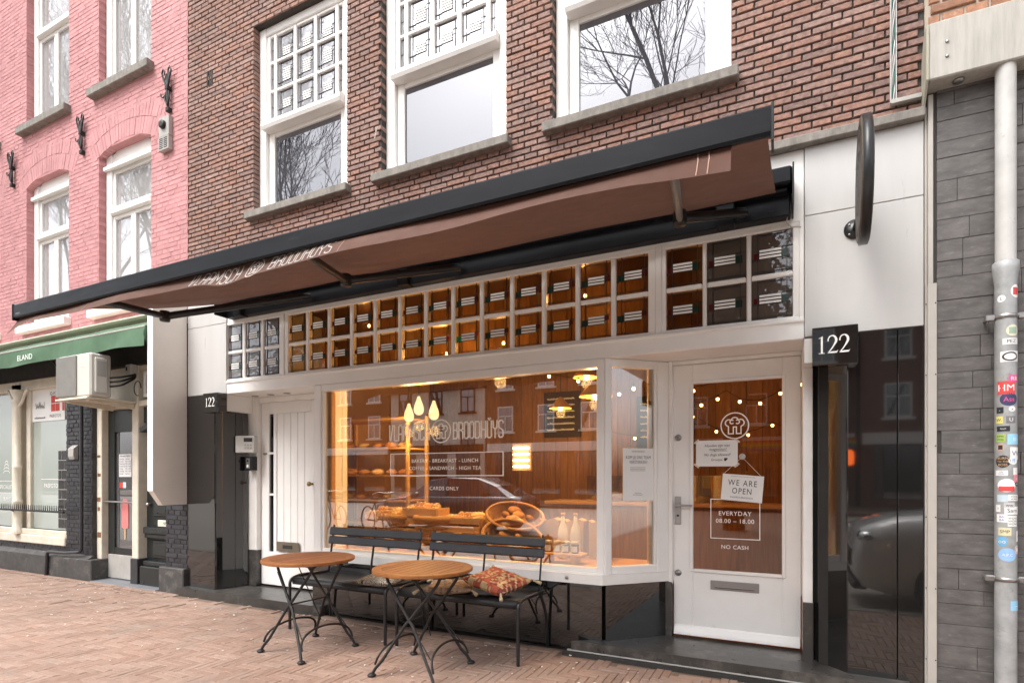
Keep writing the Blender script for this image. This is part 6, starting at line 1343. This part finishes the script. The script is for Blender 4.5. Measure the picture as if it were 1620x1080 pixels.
M_bark = mat('bark', (.085, .07, .058), .9, var=.3, scale=10, bump=.8, bscale=30, bdist=.02)
def bare_tree(label, loc, H, seed, lean=0, spread=1.0):
    r = random.Random(seed); o = thing('bare_tree', label, 'tree', loc, 0, 'bare street trees'); tr, cr = MB(), MB(); cnt = [0]
    queue = [(Vector((0, 0, -.1)), Vector((lean, 0, 1)).normalized(), H*.25, H*.0125, 0)]
    while queue and cnt[0] < 9000:          # breadth first, so that only the finest twigs are cut off
        p, d, L_, rad, lev = queue.pop(0)
        n = 4 if lev < 3 else 3; pts = [p.copy()]; rs = [rad]; q = p.copy(); dd = d.copy()
        for i in range(n):
            dd = (dd+Vector((r.gauss(0, .10), r.gauss(0, .10), r.gauss(.035, .06)))).normalized(); q = q+dd*(L_/n); pts.append(q.copy()); rs.append(max(.006, rad*(1-.38*(i+1)/n)))
        (tr if lev < 2 else cr).tube(pts, rs, 8 if lev < 2 else (5 if lev < 4 else 3), caps=False); cnt[0] += 1
        if lev >= 8: continue
        for k in range(3 if lev in (0, 1) else r.choice((2, 2, 3))):
            a = r.uniform(0, 2*pi); tilt = r.uniform(.22, .50)*spread
            ax = dd.cross(Vector((cos(a), sin(a), .3))).normalized(); nd = (Matrix.Rotation(tilt, 3, ax) @ dd); nd.z += .14; nd.normalize()
            queue.append((q, nd, L_*r.uniform(.66, .86), rs[-1]*r.uniform(.66, .88), lev+1))
        if lev >= 2:
            for k in range(2):
                j = r.randrange(1, len(pts)-1); a = r.uniform(0, 2*pi); ax = d.cross(Vector((cos(a), sin(a), .2))).normalized(); queue.append((pts[j], (Matrix.Rotation(r.uniform(.5, .9), 3, ax) @ d), L_*.5, rs[j]*.5, lev+2))
    part('trunk', tr, M_bark, o, world=False); part('crown', cr, M_bark, o, world=False); return o
bare_tree('bare tree reflected in the right upstairs window', (-1.2, -11.5, -.12), 24, 3, -.06)
bare_tree('bare tree reflected in the left upstairs window', (-16.2, -11.5, -.12), 20, 8, .02)
bare_tree('bare tree reflected in the windows of the pink house', (-25.5, -12, -.12), 27, 5, 0)
bare_tree('bare tree reflected in the far left windows of the pink house', (-32, -11.5, -.12), 27, 14, 0)
bare_tree('bare tree reflected at the right side of the shop window', (5.5, -12.5, -.12), 18, 21, 0)

def car(label, loc, rz, paint, suv):
    o = thing('parked_car', label, 'car', loc, rz, 'cars parked along the street'); k = 1.18 if suv else 1.0
    st = [(-2.2, .62, .42, .62), (-2.12, .78, .28, .78*k), (-1.8, .86, .20, .88*k), (-1.1, .90, .18, .95*k), (-.3, .91, .18, .98*k), (.6, .91, .18, .99*k), (1.5, .89, .20, 1.0*k), (2.0, .84, .25, .98*k), (2.15, .74, .35, .88*k)]
    b = MB(); rows = []
    for x, w_, z0, z1 in st:
        h = z1-z0; rows.append([(x, s*w_*f, z0+h*g) for s, seq in ((-1, ((.80, 0), (.97, .15), (1.0, .45), (.985, .75), (.88, .95), (.5, 1.0))), (1, ((.5, 1.0), (.88, .95), (.985, .75), (1.0, .45), (.97, .15), (.80, 0)))) for f, g in seq])
    m = len(rows[0]); vv = [p for r_ in rows for p in r_]; ff = [(i*m+j, i*m+(j+1) % m, (i+1)*m+(j+1) % m, (i+1)*m+j) for i in range(len(rows)-1) for j in range(m)]+[tuple(range(m)), tuple(range((len(rows)-1)*m, len(rows)*m))[::-1]]
    b.add(vv, ff, 0, True); part('body', b, paint, o, world=False)
    zr = 1.44*k*(1.02 if suv else 1); cab = [(-1.15, .80, .95*k, .96*k), (-.45, .78, .93*k, zr-.07), (.1, .76, .93*k, zr), (1.0, .75, .93*k, zr-.02), (1.55, .74, .93*k, zr-.22), (1.95, .72, .93*k, 1.0*k)]
    rows = []; 
    for x, w_, z0, z1 in cab: rows.append([(x, -w_, z0), (x, -w_*.80, z1-.03), (x, -w_*.6, z1), (x, w_*.6, z1), (x, w_*.80, z1-.03), (x, w_, z0)])
    vv = [p for r_ in rows for p in r_]; m = 6; g_ = MB(); g_.add(vv, [(i*m+j, i*m+j+1, (i+1)*m+j+1, (i+1)*m+j) for i in range(5) for j in range(5)], 0, False); part('greenhouse', g_, mirror_pane('car_glass', (.015, .015, .018), .12), o, world=False)
    rf = MB(); rr = rows[1:5]; vv = [(p[0], p[1], p[2]+.012) for r_ in rr for p in r_[1:5]]; rf.add(vv, [(i*4+j, i*4+j+1, (i+1)*4+j+1, (i+1)*4+j) for i in range(3) for j in range(3)], 0, True); part('roof', rf, paint, o, world=False)
    for x in (-1.35, 1.32):
        for s in (-1, 1):
            w_ = MB(); w_.lathe([(.20, -.10), (.31, -.10), (.335, -.07), (.335, .07), (.31, .10), (.20, .10)], (0, 0, 0), 28, axis='y'); q = MB(); q.merge(w_, Matrix.Translation((x, s*.80, .335))); wh = part('wheel', q, M_rubber, o, world=False)
            w_ = MB(); w_.lathe([(0, .03), (.20, .085), (.215, .10), (.215, -.10), (0, -.09)], (0, 0, 0), 20, axis='y'); q = MB(); q.merge(w_, Matrix.Translation((x, s*.80, .335)) @ (Matrix.Rotation(pi, 4, 'Z') if s < 0 else Matrix.Identity(4))); part('rim', q, M_steel, wh, world=False)
    for s in (-1, 1):
        h = MB(); h.ell((-2.07, s*.60, .70*k), (.10, .18, .075), 14, 8); part('headlight', h, M_chrome, o, world=False); h = MB(); h.ell((2.07, s*.62, .78*k), (.09, .14, .09), 12, 8); part('tail_light', h, rd_, o, world=False)
        h = MB(); h.ell((-.62, s*.98, 1.0*k), (.07, .09, .06), 10, 6); part('wing_mirror', h, paint, o, world=False)
    h = MB(); h.cbox(-2.235, -2.15, -.42, .42, .40*k, .56*k, .02); part('grille', h, M_ink, o, world=False); h = MB(); h.cbox(-2.22, -2.05, -.62, .62, .24, .33, .03); part('lower_intake', h, M_ink, o, world=False)
    return o
carp = lambda n, c: mat(n, c, .25, var=.03, bump=0, coat=1.0)
car('dark grey hatchback reflected under the window lettering', (-8.0, -8.8, -.126), 0, carp('dark_car_paint', (.02, .021, .024)), False)
car('white car front reflected low in the right granite slab', (2.9, -3.62, -.126), 0, carp('white_car_paint', (.75, .75, .75)), True)
def bicycle(label, loc, rz):
    o = thing('bicycle', label, 'bicycle', loc, rz, 'bicycles parked opposite')
    for x in (-.53, .53):
        b = MB(); b.tube([(x+.34*cos(2*pi*i/28), 0, .35+.34*sin(2*pi*i/28)) for i in range(29)], .018, 6); w_ = part('wheel', b, M_rubber, o, world=False)
        b = MB()
        for k in range(10): b.tube([(x, 0, .35), (x+.33*cos(k*pi/5), 0, .35+.33*sin(k*pi/5))], .003, 4)
        part('spokes', b, M_chrome, w_, world=False)
    b = MB(); S_ = (.18, 0, .80); C_ = (.08, 0, .32); H_ = (-.36, 0, .85)
    for p, q in ((S_, C_), (C_, H_), (S_, H_), (C_, (.53, 0, .35)), (S_, (.53, 0, .35)), ((-.36, 0, .95), (-.53, 0, .35))): b.tube([p, q], .014, 6)
    part('frame', b, M_blackmetal, o, world=False); b = MB(); b.tube(bez([(-.16, -.28, 1.02), (-.36, -.24, 1.08), (-.40, 0, 1.05), (-.36, .24, 1.08), (-.16, .28, 1.02)]), .012, 6); part('handlebar', b, M_chrome, o, world=False); b = MB(); b.ell((.20, 0, .90), (.13, .09, .04), 12, 6); part('saddle', b, M_rubber, o, world=False)
bicycle('black bicycle reflected left of the dark car', (-10.9, -7.2, -.126), radians(25)); bicycle('second black bicycle reflected in front of the dark car', (-9.2, -7.0, -.126), radians(-160))
